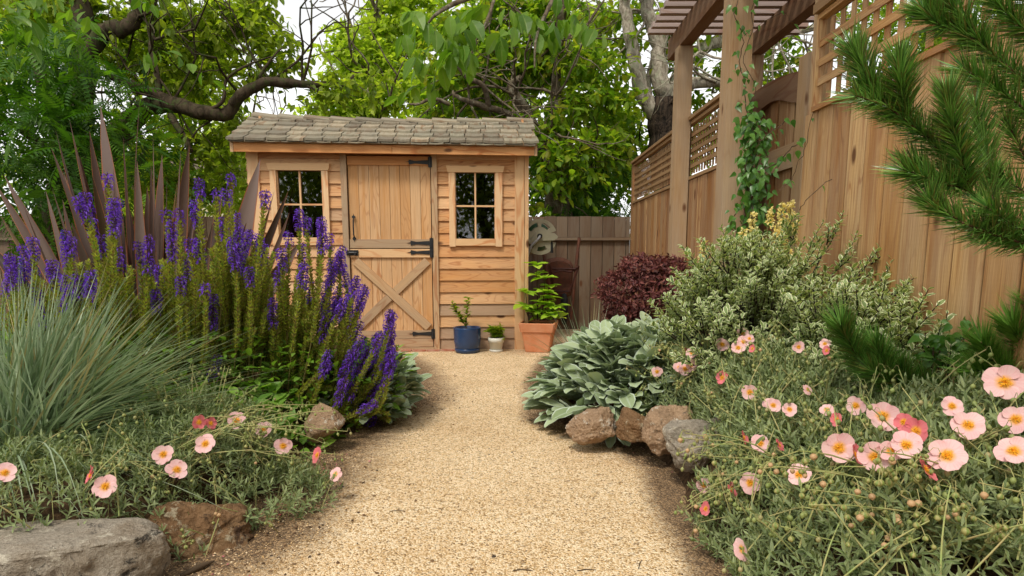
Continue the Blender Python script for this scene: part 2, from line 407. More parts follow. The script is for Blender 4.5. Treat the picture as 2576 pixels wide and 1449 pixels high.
def rockmat(name, a, b, c3, lichen, dark=(.03,.028,.025)):
    t = NT(name); o = t.obj(); n = t.noise(o, 6, 6, .65, .4)
    c = t.ramp(n, [(.3, a), (.5, b), (.7, c3)])
    l = t.noise(o, 17, 5, .75); c = t.mix(t.ramp(l, [(.56, 0.0), (.62, 1.0)]), c, lichen)
    d = t.noise(o, 9, 6, .8, .8); c = t.mix(t.ramp(d, [(.57, 0.0), (.64, .9)]), c, dark)
    f = t.noise(o, 120, 4, .7); c = t.mix(t.math('MULTIPLY', t.ramp(f, [(.4,1.0),(.6,0.0)]), .45), c, t.mix(1.0, c, (.5,.45,.4), 'MULTIPLY'))
    h = t.math('ADD', t.math('MULTIPLY', n, 1.2), t.math('ADD', t.math('MULTIPLY', l, .5), t.math('MULTIPLY', f, .25)))
    return t.done(t.pbr(c, .9, .15, t.bump(h, .9, .03)))
M['rock_grey'] = rockmat('rock_grey', (.20,.175,.14), (.34,.295,.235), (.25,.20,.145), (.50,.45,.36))
M['rock_brown'] = rockmat('rock_brown', (.12,.07,.035), (.21,.12,.06), (.26,.17,.09), (.38,.32,.22), (.05,.03,.02))
M['rock_tan'] = rockmat('rock_tan', (.24,.16,.10), (.36,.24,.15), (.42,.29,.18), (.56,.50,.41), (.07,.06,.05))

M['bark_dark'] = bark('bark_dark', (.028,.02,.012), (.075,.055,.035), (.05,.06,.02))
M['bark_mid'] = bark('bark_mid', (.06,.045,.03), (.15,.115,.075), (.20,.18,.13))
M['bark_pale'] = bark('bark_pale', (.17,.14,.10), (.42,.37,.29), (.30,.30,.21), sc=22, stretch=.5)
M['bark_black'] = bark('bark_furrowed', (.012,.010,.008), (.07,.05,.035), None, sc=26, stretch=.12, bump=1.0)
M['twig'] = plain('twig', (.09,.06,.035), .8, .2)
M['l_walnut'] = leafmat('walnut_leaf', [(.10,.17,.010),(.19,.27,.016),(.32,.39,.03),(.13,.20,.012)], .62, rib=(.25,.32,.06))
M['l_gold'] = leafmat('gold_green_leaf', [(.26,.37,.022),(.36,.47,.035),(.47,.55,.08),(.20,.31,.02)], .6)
M['l_dark'] = leafmat('dark_frond_leaf', [(.024,.08,.005),(.05,.14,.008),(.10,.22,.012),(.018,.055,.006)], .42)
M['l_broad'] = leafmat('broad_leaf', [(.08,.18,.014),(.12,.24,.018),(.18,.31,.03),(.06,.14,.012)], .5, rough=.38, rib=(.2,.3,.07))
M['l_mid'] = leafmat('mid_leaf', [(.09,.19,.012),(.17,.29,.018),(.26,.38,.025),(.30,.30,.03)], .6)

# ================================================================ GROUND
def seg_dist(px_, py_, poly):
    """signed distance to polygon (positive inside) for arrays"""
    d = np.full(px_.shape, 1e9); ins = np.zeros(px_.shape, bool); n = len(poly)
    for i in range(n):
        ax, ay = poly[i]; bx, by = poly[(i+1) % n]
        ex, ey = bx-ax, by-ay; t = np.clip(((px_-ax)*ex+(py_-ay)*ey)/(ex*ex+ey*ey+1e-12), 0, 1)
        d = np.minimum(d, np.hypot(px_-ax-t*ex, py_-ay-t*ey))
        c = ((ay > py_) != (by > py_)) & (px_ < (bx-ax)*(py_-ay)/(by-ay+1e-12)+ax); ins ^= c
    return np.where(ins, d, -d)
def g2(x, y): p = G(x, y); return (p[0], p[1])
left_edge = [g2(330,1449), g2(560,1330), g2(660,1240), g2(740,1160), g2(830,1085), g2(915,1040), g2(1005,1000), g2(985,930), g2(930,890)]
LB = [(-4.5, .2), (-1.2, .7)] + left_edge + [(-1.35, 5.35), (-4.5, 5.35)]
right_edge = [g2(1860,1449), g2(1740,1290), g2(1690,1180), g2(1600,1120), g2(1450,1085), g2(1375,1050), g2(1365,960), g2(1400,900)]
RB = [(1.9, .5), (.62, 1.0)] + right_edge + [(.62, 5.4), (1.45, 5.4), (1.9, 3.2)]
def rel(x, y, poly, h, wdt):
    d = seg_dist(np.asarray(x, float), np.asarray(y, float), poly)
    t = np.clip(d/wdt, -1, 1); return np.where(t > 0, h*np.sin(np.clip(t, 0, 1)*math.pi/2), -.02)
def bump2(x, y):
    return .018*np.sin(x*7.1+y*3)*np.sin(y*6.3-x*2)+.008*np.sin(x*23+1)*np.sin(y*19)
def zl(x, y): return rel(x, y, LB, .17, .30) + bump2(x, y)*.7
def zr(x, y): return rel(x, y, RB, .22, .28) + bump2(x, y)*.7

def grid(x0, x1, y0, y1, st, zf, keep, rf=None, mat=None, name='', smooth=True):
    xs = np.arange(x0, x1+st, st); ys = np.arange(y0, y1+st, st)
    X, Y = np.meshgrid(xs, ys, indexing='ij'); Z = zf(X, Y)
    I = np.arange(X.size).reshape(X.shape); k = keep(X, Y)
    kk = k[:-1, :-1] | k[1:, :-1] | k[:-1, 1:] | k[1:, 1:]
    F = np.stack([I[:-1, :-1], I[1:, :-1], I[1:, 1:], I[:-1, 1:]], -1)[kk]
    m = MB(); m.add(np.stack([X, Y, Z], -1).reshape(-1, 3), [F], np.stack([X, Y], -1).reshape(-1, 2), 0 if rf is None else rf(X, Y).ravel())
    return m.build(name, mat, None, smooth)
m = MB(); m.add([(-60,-40,-.03),(60,-40,-.03),(60,90,-.03),(-60,90,-.03)], [(0,1,2,3)])
tag(m.build('ground', M['soil']), kind='structure')
def dirtf(X, Y):
    d = np.minimum(-seg_dist(X, Y, LB)*.72, -seg_dist(X, Y, RB)*1.8)
    d = np.where(Y > 5.45, 1.0, d)
    return np.clip(.86 - np.maximum(d, 0)*1.7, 0, .80)
tag(grid(-4.4, 1.9, -.6, 7.6, .05, lambda X, Y: .0035*np.sin(X*3.1+Y*1.7)*np.sin(Y*2.3)+.004, lambda X, Y: X > -9, dirtf, M['gravel'], 'gravel_path'), kind='structure')
tag(grid(-4.5, -.2, .2, 5.4, .06, zl, lambda X, Y: seg_dist(X, Y, LB) > 0, None, M['soil'], 'garden_bed_soil'), kind='structure')
tag(grid(.1, 1.9, .5, 5.4, .05, zr, lambda X, Y: seg_dist(X, Y, RB) > 0, None, M['soil'], 'planting_bed_soil'), kind='structure')

# loose stones, bark chips and fallen petals
def scatter(n, x0, x1, y0, y1, dens, rmin, rmax, name, mat, label, cat, flat=.6, group=None):
    oct_ = np.array([(1,0,0),(0,1,0),(-1,0,0),(0,-1,0),(0,0,1),(0,0,-1)], float)
    of = np.array([(0,1,4),(1,2,4),(2,3,4),(3,0,4),(1,0,5),(2,1,5),(3,2,5),(0,3,5)])
    x = rng.uniform(x0, x1, n); y = y0 + (y1-y0)*rng.random(n)**1.6
    k = (rng.random(n) < dens(x, y)) & (seg_dist(x, y, LB) < .02) & (seg_dist(x, y, RB) < .02)
    x, y = x[k], y[k]; q = len(x); m = MB()
    s = rng.uniform(rmin, rmax, q)**1.0; a = rng.random(q)*6.28; tl = rng.normal(0, .3, q)
    d = np.stack([np.cos(a), np.sin(a), tl], -1)
    m.inst((oct_, [of], np.zeros((6, 2))), np.stack([x, y, s*flat*.4+.003], -1), d, np.tile((0,0,1.), (q,1)), np.stack([s*rng.uniform(.6,1,q), s, s*flat], -1))
    return tag(m.build(name, mat), label, cat, group, 'stuff')
scatter(34000, -1.3, 1.0, .9, 4.4, lambda x, y: .35+.65*dirtf(x, y), .0014, .0042, 'loose_gravel', M['pebble'], 'small loose golden stones lying over the gravel path', 'gravel')
scatter(16000, -1.4, 1.2, .9, 5.5, lambda x, y: np.clip(dirtf(x, y)*1.9-.3, .16, 1)**2, .002, .009, 'bark_chips', M['chip'], 'dark bark crumbs and dry leaf bits along the path edges', 'mulch', flat=.35)
scatter(900, -1.2, 1.0, 1.2, 3.0, lambda x, y: np.clip(dirtf(x, y)*1.5-.35, .004, 1)**2, .003, .008, 'fallen_petals', M['fallen'], 'red and pink fallen petals scattered by the path edges', 'petals', flat=.15)

# ================================================================ GARDEN SHED
YAW = math.atan2(.137, 2.4895); SW = 2.493
SO = np.array((-2.366, 5.68, 0.0)); ux = np.array((math.cos(YAW), math.sin(YAW), 0)); vx = np.array((-math.sin(YAW), math.cos(YAW), 0))
def TS(V):
    V = np.asarray(V, float).reshape(-1, 3); return SO + V[:, 0:1]*ux + V[:, 1:2]*vx + V[:, 2:3]*np.array((0, 0, 1.))
def Sp(x, y, off=0.0):
    d = ray(x, y); o = np.array((0, 0, CAMZ)); t = np.dot(SO + vx*off - o, vx)/np.dot(d, vx); p = o + d*t - SO
    return np.dot(p, ux), p[2]
def C1(x, y, off=0.0): return Sp(x/2.2208+549.5, y/2.2208+257.6, off)
shed = thing('garden_shed', 'small cedar garden shed with shingle roof, dutch door and two windows', 'shed', SO, rz=YAW)
def sb(m, u0, u1, v0, v1, z0, z1, r=None, grain=2): m.box((u0, v0, z0), (u1, v1, z1), r, grain, 0, TS)
def fl(u, v, d): return TS([(u, d, v)])[0]
uD0, uD1 = C1(735, 700)[0], C1(1190, 700)[0]
zD0, zD1 = .035, 1.775
WALLS_H = 1.86; DEP = 1.12
# openings: left glass, right glass
gl = [(*C1(346, 755), *C1(580, 385)), (*C1(1325, 762), *C1(1547, 396))]
gl = [(a, b, c, d) for a, b, c, d in gl]
# siding
m = MB(); nrow = 17; dz = WALLS_H/nrow
segs = [(.10, uD0-.055), (uD1+.055, SW-.10)]
tones = {}
def sid(m, u0, u1, z0, z1, r):
    # lapped board: thicker at the bottom edge
    V = [(u0,-.022,z0),(u1,-.022,z0),(u1,-.006,z1),(u0,-.006,z1),(u0,.004,z0),(u1,.004,z0),(u1,.004,z1),(u0,.004,z1)]
    UV = [(z0,u0),(z0,u1),(z1,u1),(z1,u0)]*2
    m.add(TS(V), [(0,1,2,3),(4,0,3,7),(1,5,6,2),(4,5,1,0),(3,2,6,7)], UV, r)
random.seed(11)
for si, (a, b) in enumerate(segs):
    g0 = gl[si]
    for i in range(nrow):
        z0, z1 = i*dz, (i+1)*dz+.004
        r = random.choice([.02,.2,.4,.42,.6,.8,.05,.62]) + random.random()*.08
        if i in (0, 1, 3): r = .95+random.random()*.05
        cut = z1 > g0[1]-.02 and z0 < g0[3]+.02
        if not cut: sid(m, a, b, z0, z1, r)
        else:
            sid(m, a, g0[0]-.02, z0, z1, r); sid(m, g0[2]+.02, b, z0, z1, min(1, r+random.random()*.1))
            if z0 < g0[1]-.02: sid(m, g0[0]-.02, g0[2]+.02, z0, g0[1]-.02, r)
            if z1 > g0[3]+.02: sid(m, g0[0]-.02, g0[2]+.02, g0[3]+.02, z1, r)
# right and left sides + back, lapped too
for i in range(nrow+3):
    z0, z1 = i*dz, (i+1)*dz+.004; v0, v1 = .0, DEP
    if z0 >= WALLS_H: v0 = .55-(2.2-z0)*1.5; v1 = .55+(2.2-z0)*1.5
    for sx, xx in ((1, SW), (-1, 0.0)):
        V = [(xx+sx*.022,v0,z0),(xx+sx*.022,v1,z0),(xx+sx*.006,v1,z1),(xx+sx*.006,v0,z1),(xx-sx*.01,v0,z0),(xx-sx*.01,v1,z0),(xx-sx*.01,v1,z1),(xx-sx*.01,v0,z1)]
        m.add(TS(V), [(0,1,2,3),(4,5,1,0),(4,7,6,5),(3,2,6,7),(0,3,7,4),(1,5,6,2)], [(z0,v0),(z0,v1),(z1,v1),(z1,v0)]*2, random.random()*.9)
sb(m, 0, SW, DEP-.02, DEP, 0, WALLS_H, .5, 0)
m.build('wall', M['siding'], shed)
# dark lining so that the inside reads as an unlit room
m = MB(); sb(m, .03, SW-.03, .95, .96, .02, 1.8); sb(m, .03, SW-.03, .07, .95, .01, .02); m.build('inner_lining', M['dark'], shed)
m = MB(); sb(m, 0, .10, -.034, .02, 0, WALLS_H+.03); m.build('corner_post', M['trim'], shed)
m = MB(); sb(m, SW-.10, SW-.012, -.034, .02, 0, WALLS_H+.03, .25); m.build('corner_post', M['trim'], shed)
m = MB(); sb(m, SW-.008, SW+.028, -.034, .06, 0, WALLS_H+.01, .6); m.build('corner_post', M['trim'], shed)
# door frame
m = MB(); sb(m, uD0-.06, uD0-.008, -.040, .02, 0, WALLS_H-.03, .9); m.build('door_jamb', M['rail'], shed)
m = MB(); sb(m, uD1+.008, uD1+.06, -.040, .02, 0, WALLS_H-.03, .4); m.build('door_jamb', M['rail'], shed)
m = MB(); sb(m, uD0-.008, uD1+.008, -.036, .02, zD1+.012, WALLS_H, .2, 0); m.build('door_header', M['fascia'], shed)
m = MB(); sb(m, uD0-.008, uD1+.008, -.05, .02, 0, .03, .2, 0); m.build('door_sill', M['rail'], shed)
zsp = C1(960, 816)[1]
up = bpy.data.objects.new('upper_door', None); lo = bpy.data.objects.new('lower_door', None)
for o in (up, lo):
    link(o); o.parent = shed; WORLD[o.name] = WORLD[shed.name].copy()
def boards(m, u0, u1, z0, z1, n, v=-.012):
    e = (u1-u0)/n
    for i in range(n):
        wv = random.random()
        m.box((u0+i*e+.0015, v, z0), (u0+(i+1)*e-.0015, v+.02, z1), wv, 2, 0, TS)
m = MB(); boards(m, uD0, uD1, zsp+.004, zD1, 8); m.build('door_boards', M['door'], up)
zt = C1(960, 352)[1]; zb = C1(960, 765)[1]
m = MB(); sb(m, uD0, uD1, -.030, -.012, zt, zD1, .45, 0); m.build('rail', M['fascia'], up)
m = MB(); sb(m, uD0, uD1, -.030, -.012, zsp+.004, zb, .9, 0); m.build('rail', M['rail'], up)
m = MB(); boards(m, uD0, uD1, zD0, zsp-.004, 8); m.build('door_boards', M['door'], lo)
zl0 = C1(980, 866)[1]; zl1 = C1(1090, 1272)[1]; zl2 = C1(1090, 1319)[1]
m = MB(); sb(m, uD0, uD1, -.030, -.012, zl0, zsp-.004, .35, 0); m.build('rail', M['trim'], lo)
m = MB(); sb(m, uD0, uD1, -.030, -.012, zl2+.003, zl1, .9, 0); m.build('rail', M['rail'], lo)
m = MB(); sb(m, uD0, uD1, -.033, -.012, zD0, zl2, .1, 0); m.build('rail', M['rail'], lo)
def brace(a, b, wd, v0, v1, r):
    a = np.array(a); b = np.array(b); L = np.linalg.norm(b-a); t = (b-a)/L; n = np.array((-t[1], t[0]))
    def T(V):
        V = np.asarray(V); uz = a + V[:, 2:3]*t + V[:, 0:1]*n
        return TS(np.stack([uz[:, 0], V[:, 1], uz[:, 1]], -1))
    m = MB(); m.box((-wd/2, v0, 0), (wd/2, v1, L), r, 2, 0, T); m.build('brace', M['rail'], lo)
brace((uD0+.045, zl0-.03), (uD1-.04, zl1+.03), .075, -.034, -.0125, .45)
mid = ((uD0+uD1)/2+.0, (zl0+zl1)/2)
brace((uD0+.045, zl1+.03), (mid[0]-.03, mid[1]-.03*.9), .075, -.031, -.0125, .9)
brace((mid[0]+.03, mid[1]+.03*.9), (uD1-.04, zl0-.03), .075, -.031, -.0125, .6)
# hinges, handle, latch (black iron)
def hinge(par, z, flip, mirror=1):
    m = MB()
    pts = [(0,-.018),(-.02,-.018),(-.12,-.011),(-.17,-.022),(-.175,0),(-.205,0),(-.175,.006),(-.17,.022),(-.12,.011),(-.02,.018),(0,.018)]
    m.prism([(uD1-.018+a, z+b*flip) for a, b in pts][::(1 if flip > 0 else -1)], -.037, -.031, fl)
    sb(m, uD1-.016, uD1+.018, -.046, -.036, z-.045, z+.045)
    m.tube(TS([(uD1+.002, -.047, z-.05), (uD1+.002, -.047, z+.05)]), .006, 8)
    m.build('hinge', M['black'], par)
hinge(up, C1(0, 328)[1], 1); hinge(up, C1(0, 785)[1], 1); hinge(lo, C1(0, 838)[1], 1); hinge(lo, C1(0, 1298)[1], 1)
hu, hz0 = C1(763, 752); hz1 = C1(763, 650)[1]
m = MB()
for z, s in ((hz1, 1), (hz0, -1)):
    spade = [(-.007,0),(.007,0),(.018,.012),(.012,.024),(.004,.027),(0,.045),(-.004,.027),(-.012,.024),(-.018,.012)]
    m.prism([(hu+a, z+b*s) for a, b in spade], -.036, -.0305, fl)
m.tube(TS([(hu, -.034, hz1), (hu, -.058, hz1-.02), (hu, -.062, (hz0+hz1)/2), (hu, -.058, hz0+.02), (hu, -.034, hz0)]), .0065, 8)
m.build('handle', M['black'], up)
lu, lz = C1(752, 840)
m = MB(); sb(m, lu-.055, lu+.055, -.040, -.031, lz-.024, lz+.024); m.tube(TS([(lu-.05, -.048, lz), (lu+.04, -.048, lz)]), .009, 8)
sb(m, lu-.05, lu-.03, -.058, -.038, lz-.018, lz+.018); sb(m, lu+.02, lu+.034, -.056, -.038, lz-.018, lz+.018); m.build('latch', M['black'], lo)
# windows
def window(g0, head, foot, cl, cr):
    u0, z0, u1, z1 = g0
    wi = bpy.data.objects.new('window', None); link(wi); wi.parent = shed; WORLD[wi.name] = WORLD[shed.name].copy()
    a0, a1 = cl, cr; zt2, zb2 = head, foot
    m = MB(); f0 = -.044
    sb(m, a0, u0, f0, -.004, zb2-.005, z1+.002, .1); sb(m, u1, a1, f0, -.004, zb2-.005, z1+.002, .8)
    sb(m, u0+.001, u1-.001, f0+.003, -.004, zb2+.004, z0, .4, 0)
    V = [(a0-.008, z1+.003), (a1+.008, z1+.003), (a1+.022, zt2), (a0-.022, zt2)]
    m.prism(V, f0-.006, -.004, fl, .55, grainv=False)
    m.build('window_frame', M['trim'], wi)
    m = MB(); uc = (u0+u1)/2; zc = (z0+z1)/2; wd = .0075
    sb(m, uc-wd, uc+wd, -.016, .006, z0, z1, .3); sb(m, u0, uc-wd-.0005, -.016, .006, zc-wd, zc+wd, .5, 0); sb(m, uc+wd+.0005, u1, -.016, .006, zc-wd, zc+wd, .5, 0)
    for a, b in ((u0-.004, u0+.008), (u1-.008, u1+.004)): sb(m, a, b, -.012, .03, z0, z1, .2)
    m.build('glazing_bars', M['trim'], wi)
    m = MB(); m.add(TS([(u0-.01, .008, z0-.01), (u1+.01, .008, z0-.01), (u1+.01, .008, z1+.01), (u0-.01, .008, z1+.01)]), [(0,1,2,3)]); m.build('pane', M['glass'], wi)
    return wi
window(gl[0], C1(450, 344)[1], C1(450, 800)[1], C1(303, 580)[0], C1(623, 580)[0])
window(gl[1], C1(1430, 358)[1], C1(1430, 803)[1], C1(1289, 580)[0], C1(1585, 580)[0])
# roof
EA, EB = C1(60, 210, -.16), C1(1783, 235, -.16); RA, RB_ = C1(176, 70, .50), C1(1727, 95, .50)
ue0, ue1 = EA[0], EB[0]; zeL, zeR = EA[1], EB[1]; zrL, zrR = RA[1]-.015, RB_[1]-.015
VE, VR = -.17, .50
def roofp(u, t, off=0.0, back=False):
    k = (u-ue0)/(ue1-ue0); ze = zeL+(zeR-zeL)*k; zr_ = zrL+(zrR-zrL)*k - .028*math.sin(max(0,min(1,k))*math.pi)
    if not back: return (u, VE+(VR-VE)*t, ze+(zr_-ze)*t+off)
    return (u, VR+(VR-VE)*(1-t), ze+(zr_-ze)*t+off)
m = MB()
for bk in (False, True):
    N = 12
    for i in range(N):
        a = ue0+.01+(ue1-ue0-.02)*i/N; b = ue0+.01+(ue1-ue0-.02)*(i+1)/N
        q = [roofp(a, .01, -.022, bk), roofp(b, .01, -.022, bk), roofp(b, 1, -.022, bk), roofp(a, 1, -.022, bk)]
        q2 = [roofp(a, .01, -.004, bk), roofp(b, .01, -.004, bk), roofp(b, 1, -.004, bk), roofp(a, 1, -.004, bk)]
        m.add(TS(q+q2), [(0,1,2,3),(4,5,6,7),(0,1,5,4)], None, .5)
rf = m.build('roof', M['rail'], shed)
m = MB(); ncr = 5
for bk in (False, True):
    for c in range(-1, ncr):
        tc = max(c, 0)/ncr*.99
        u = ue0 - random.random()*.06
        while u < ue1-.02:
            wdt = random.uniform(.125, .175) if c >= 0 else random.uniform(.09, .15)
            a = max(u, ue0-.012); b = min(u+wdt, ue1+.012); u += wdt+.009
            if b-a < .03: continue
            r = random.random(); L = 1/ncr*1.55; t0 = tc-.035+random.uniform(-.012, .012) + (-.01 if c >= 0 else .0); t1 = min(tc+L, 1.02)
            th = .022 if c >= 0 else .012; zo = .014 if c >= 0 else -.004
            k = random.uniform(-.004, .004)
            q = []
            for (uu, tt, oo) in ((a, t0, zo), (b, t0, zo+k), (b, t1, -.006), (a, t1, -.006)): q.append(roofp(uu, tt, oo+.0, bk))
            for (uu, tt, oo) in ((a, t0, zo+th), (b, t0, zo+th+k), (b, t1, .004), (a, t1, .004)): q.append(roofp(uu, tt, oo, bk))
            # cupped top: add a centre line
            cm = (a+b)/2; q += [roofp(cm, t0, zo+th-.006, bk), roofp(cm, t1, .002, bk), roofp(cm, t0, zo-.003, bk)]
            V = TS(q); UV = [(p[0], tt*.75) for p, tt in zip(q, (t0,t0,t1,t1,t0,t0,t1,t1,t0,t1,t0))]
            m.add(V, [(0,10,8,4),(10,1,5,8),(4,8,9,7),(8,5,6,9),(1,2,6,5),(3,0,4,7)], UV, r)
m.build('shingles', M['shingle'], rf)
m = MB(); n = 11
for i in range(n):
    a = ue0+.0+(ue1-ue0)*i/n; b = a+(ue1-ue0)/n*1.12; b = min(b, ue1+.01); r = random.random()*.9
    for s in (-1, 1):
        q = []
        for uu, rz in ((a, .028+random.random()*.008), (b, .012)):
            x, y, z = roofp(uu, 1, rz)
            q += [(x, y-.0*s, z+.012), (x, y+s*.09, z-.028), (x, y+s*.09, z-.046), (x, y, z-.008)]
        UVc = [(0,0),(.09,0),(.1,0),(.11,0),(0,.25),(.09,.25),(.1,.25),(.11,.25)]
        m.add(TS(q), [(0,1,5,4),(1,2,6,5),(0,3,2,1),(4,5,6,7),(3,7,6,2)], UVc, r)
m.build('ridge_caps', M['shingle'], rf)
# fascia boards + barge boards
fzt = lambda u: zeL+(zeR-zeL)*(u-ue0)/(ue1-ue0)
def slopebox(name, mat, u0, u1, v0, v1, top, h, r):
    m = MB(); V = []
    for v in (v0, v1):
        for u in (u0, u1): V += [(u, v, fzt(u)-top-h), (u, v, fzt(u)-top)]
    UV = [(a[2], a[0]) for a in V]
    m.add(TS(V), [(0,2,3,1),(4,5,7,6),(0,1,5,4),(2,6,7,3),(1,3,7,5),(0,4,6,2)], UV, r); m.build(name, mat, shed)
um = ue0+(ue1-ue0)*.52
slopebox('fascia', M['fascia'], ue0+.03, um-.001, -.155, -.135, .022, .072, .2); slopebox('fascia', M['fascia'], um+.001, ue1-.03, -.155, -.135, .022, .072, .8)
for uu in (ue0+.002, ue1-.027):
    for bk in (False, True):
        m = MB(); q = []
        for u in (uu, uu+.025):
            q += [roofp(u, .02, -.105, bk), roofp(u, .02, -.018, bk), roofp(u, 1, -.018, bk), roofp(u, 1, -.105, bk)]
        m.add(TS(q), [(0,1,2,3),(7,6,5,4),(0,4,5,1),(3,2,6,7),(0,3,7,4),(1,5,6,2)], [(0,0),(.09,0),(.09,.7),(0,.7)]*2, .3); m.build('barge_board', M['rail'], shed)
m = MB(); sb(m, ue0+.04, ue1-.04, -.134, .0, WALLS_H-.002+.02, WALLS_H+.02, .6, 0); m.build('soffit', M['rail'], shed)

# brick edging under the door
for i in range(8):
    m = MB(); u = uD0+.02+i*.215*.62; L = .125
    m.box((u, -.14, -.02), (u+L, -.075, .016+random.random()*.004), None, 0, 0, TS)
    b = m.build('brick', M['brick']); tag(b, ['first','second','third','fourth','fifth','sixth','seventh','last'][i]+' worn red brick from the left in the row under the shed door', 'brick', 'bricks under the shed door')

# ================================================================ FENCES
backf = thing('back_fence', 'weathered grey-brown board fence with one rail behind the shed', 'fence', (0, 7.4, 0))
m = MB(); x = -9.0; zt = 1.34
while x < 1.40:
    wd = .138; m.box((x+.003, 7.40, 1.1), (min(x+wd, 1.40)-.003, 7.42, zt+random.uniform(-.004, .004)), random.random(), 2)
    m.box((x+.004, 7.385, -.02), (min(x+wd, 1.40)-.004, 7.40, 1.06), random.random(), 2); x += wd
m.box((-9, 7.422, -.02), (1.40, 7.43, 1.30), .1, 2); m.build('boards', M['backfence'], backf)
m = MB(); m.box((-9, 7.345, 1.062), (1.40, 7.425, 1.095), .3, 0); m.build('rail', M['backfence'], backf)
def vboards(m, xf, y0, y1, z0, z1, wd, th=.009, zf=None):
    y = y0
    while y < y1-.01:
        b = min(y+wd, y1); zz = z1 if zf is None else zf((y+b)/2)
        m.box((xf+random.uniform(-.007, .003), y+.0065, z0), (xf+th, b-.0065, zz), random.random(), 2); y = b
    m.box((xf+th+.012, y0, z0), (xf+th+.022, y1, (z1 if zf is None else min(zf(y0+.02), zf(y1-.02)))-.06), .1, 2, 1)  # near-black sheet behind the boards, shade of the gaps put into its colour
def lattice(par, xf, y0, y1, z0, z1, pitch=.075, w_=.030, mat='lattice'):
    m = MB(); n = int((y1-y0)/pitch)
    for i in range(1, n+1):
        y = y0+(y1-y0)*i/(n+1); m.box((xf+.010, y-w_/2, z0), (xf+.017, y+w_/2, z1), random.random(), 2)
    k = int((z1-z0)/pitch)
    for i in range(1, k+1):
        z = z0+(z1-z0)*i/(k+1); m.box((xf, y0, z-w_/2), (xf+.0095, y1, z+w_/2), random.random(), 1)
    for a, b, c, d in ((y0-.02, y0, z0-.02, z1+.02), (y1, y1+.02, z0-.02, z1+.02)): m.box((xf-.012, a, c), (xf+.028, b, d), .4, 2)
    m.box((xf-.012, y0-.02, z1+.02), (xf+.028, y1+.02, z1+.045), .5, 1); m.box((xf-.014, y0-.02, z0-.045), (xf+.028, y1+.02, z0-.02), .6, 1)
    m.build('lattice_panel', M[mat], par)
sidef = thing('side_fence', 'tall brown board fence with lattice top running from the pergola to the back corner', 'fence', (1.42, 5.6, 0))
m = MB(); vboards(m, 1.42, 4.0, 7.40, -.02, 1.48, .118); m.build('boards', [M['fence'], M['dark']], sidef)
lattice(sidef, 1.42, 5.62, 7.34, 1.53, 1.89, .066, .027); lattice(sidef, 1.42, 4.06, 5.50, 1.53, 1.89, .066, .027)
m = MB(); m.box((1.385, 4.0, 1.94), (1.475, 7.40, 1.965), .7, 1); m.build('cap_rail', M['lattice'], sidef)
for y in (5.53, 7.345):
    m = MB(); m.box((1.40, y, 0), (1.455, y+.055, 1.938), None, 2); m.build('fence_post', M['lattice'], sidef)
nearf = thing('near_fence', 'tall golden rough-sawn board fence with lattice top nearest the pine', 'fence', (1.51, 2, 0))
m = MB(); vboards(m, 1.51, .2, 3.29, -.02, 1.60, .148); m.build('boards', [M['fence_near'], M['dark']], nearf)
lattice(nearf, 1.505, .2, 3.18, 1.645, 2.01, .092, .036, 'fence_near')
m = MB(); m.box((1.47, .2, 2.058), (1.58, 3.20, 2.10), .7, 1); m.build('cap_rail', M['lattice'], nearf)
# gate with arched head
gate = thing('garden_gate', 'closed wooden gate with arched top board between pergola post and near fence', 'gate', (1.64, 3.6, 0))
ga, gb = 3.62, 4.40
arch = lambda y: 1.895 + .06*math.sin(min(1,(y-ga)/(gb-ga)+.02)*math.pi*.72)
m = MB(); vboards(m, 1.655, ga, gb, .03, 1.8, .12, .009, lambda y: arch(y)-.02); m.build('boards', [M['fence'], M['dark']], gate)
m = MB(); N = 14; top = [(ga+(gb-ga)*i/N, arch(ga+(gb-ga)*i/N)+.02) for i in range(N+1)]
bot = [(y, z-.15-.022*math.cos((y-ga)/(gb-ga)*6.28)) for y, z in top][::-1]
m.prism(top+bot, 1.622, 1.652, lambda u, v, d: np.array((d, u, v)), .4, grainv=False); m.build('arched_rail', M['beam'], gate)
for z in (1.40, .35):
    m = MB(); m.box((1.624, ga, z), (1.653, gb, z+.14), .3, 1); m.build('cross_rail', M['post'], gate)
m = MB(); m.box((1.60, 3.50, 0), (1.70, 3.612, 1.98), .3, 2); m.build('gate_jamb', M['post'], gate)
m = MB(); m.box((1.445, 4.402, 0), (1.75, 4.46, 1.93), .7, 2); m.build('gate_jamb', M['post'], gate)

# ================================================================ PERGOLA
per = thing('pergola', 'redwood pergola with slatted top standing over the garden gate', 'pergola', (1.4, 4, 0))
for nm, a, b in (('far left', (1.29, 5.03), (1.405, 5.145)), ('near left', (1.27, 3.80), (1.405, 3.935)), ('far right', (1.93, 5.25), (2.04, 5.36)), ('near right', (1.515, 3.215), (1.585, 3.28))):
    z1 = 2.498 if nm != 'near right' else 2.9
    if nm == 'near left': z1 = 3.0
    m = MB(); m.box((a[0], a[1], 0 if nm != 'near right' else 1.603), (b[0], b[1], z1), None, 2); m.build('post', M['post'], per)
m = MB(); m.box((1.30, 2.4, 2.50), (1.395, 5.42, 2.66), .2, 1); m.build('beam', M['beam'], per)
m = MB(); m.box((1.94, 2.4, 2.50), (2.03, 5.60, 2.66), .8, 1); m.build('beam', M['beam'], per)
y = 5.30
while y > 2.4:
    m = MB(); m.box((1.10, y-.055, 2.662), (2.32, y, 2.702), None, 0); m.build('slat', M['slat'], per); y -= .135

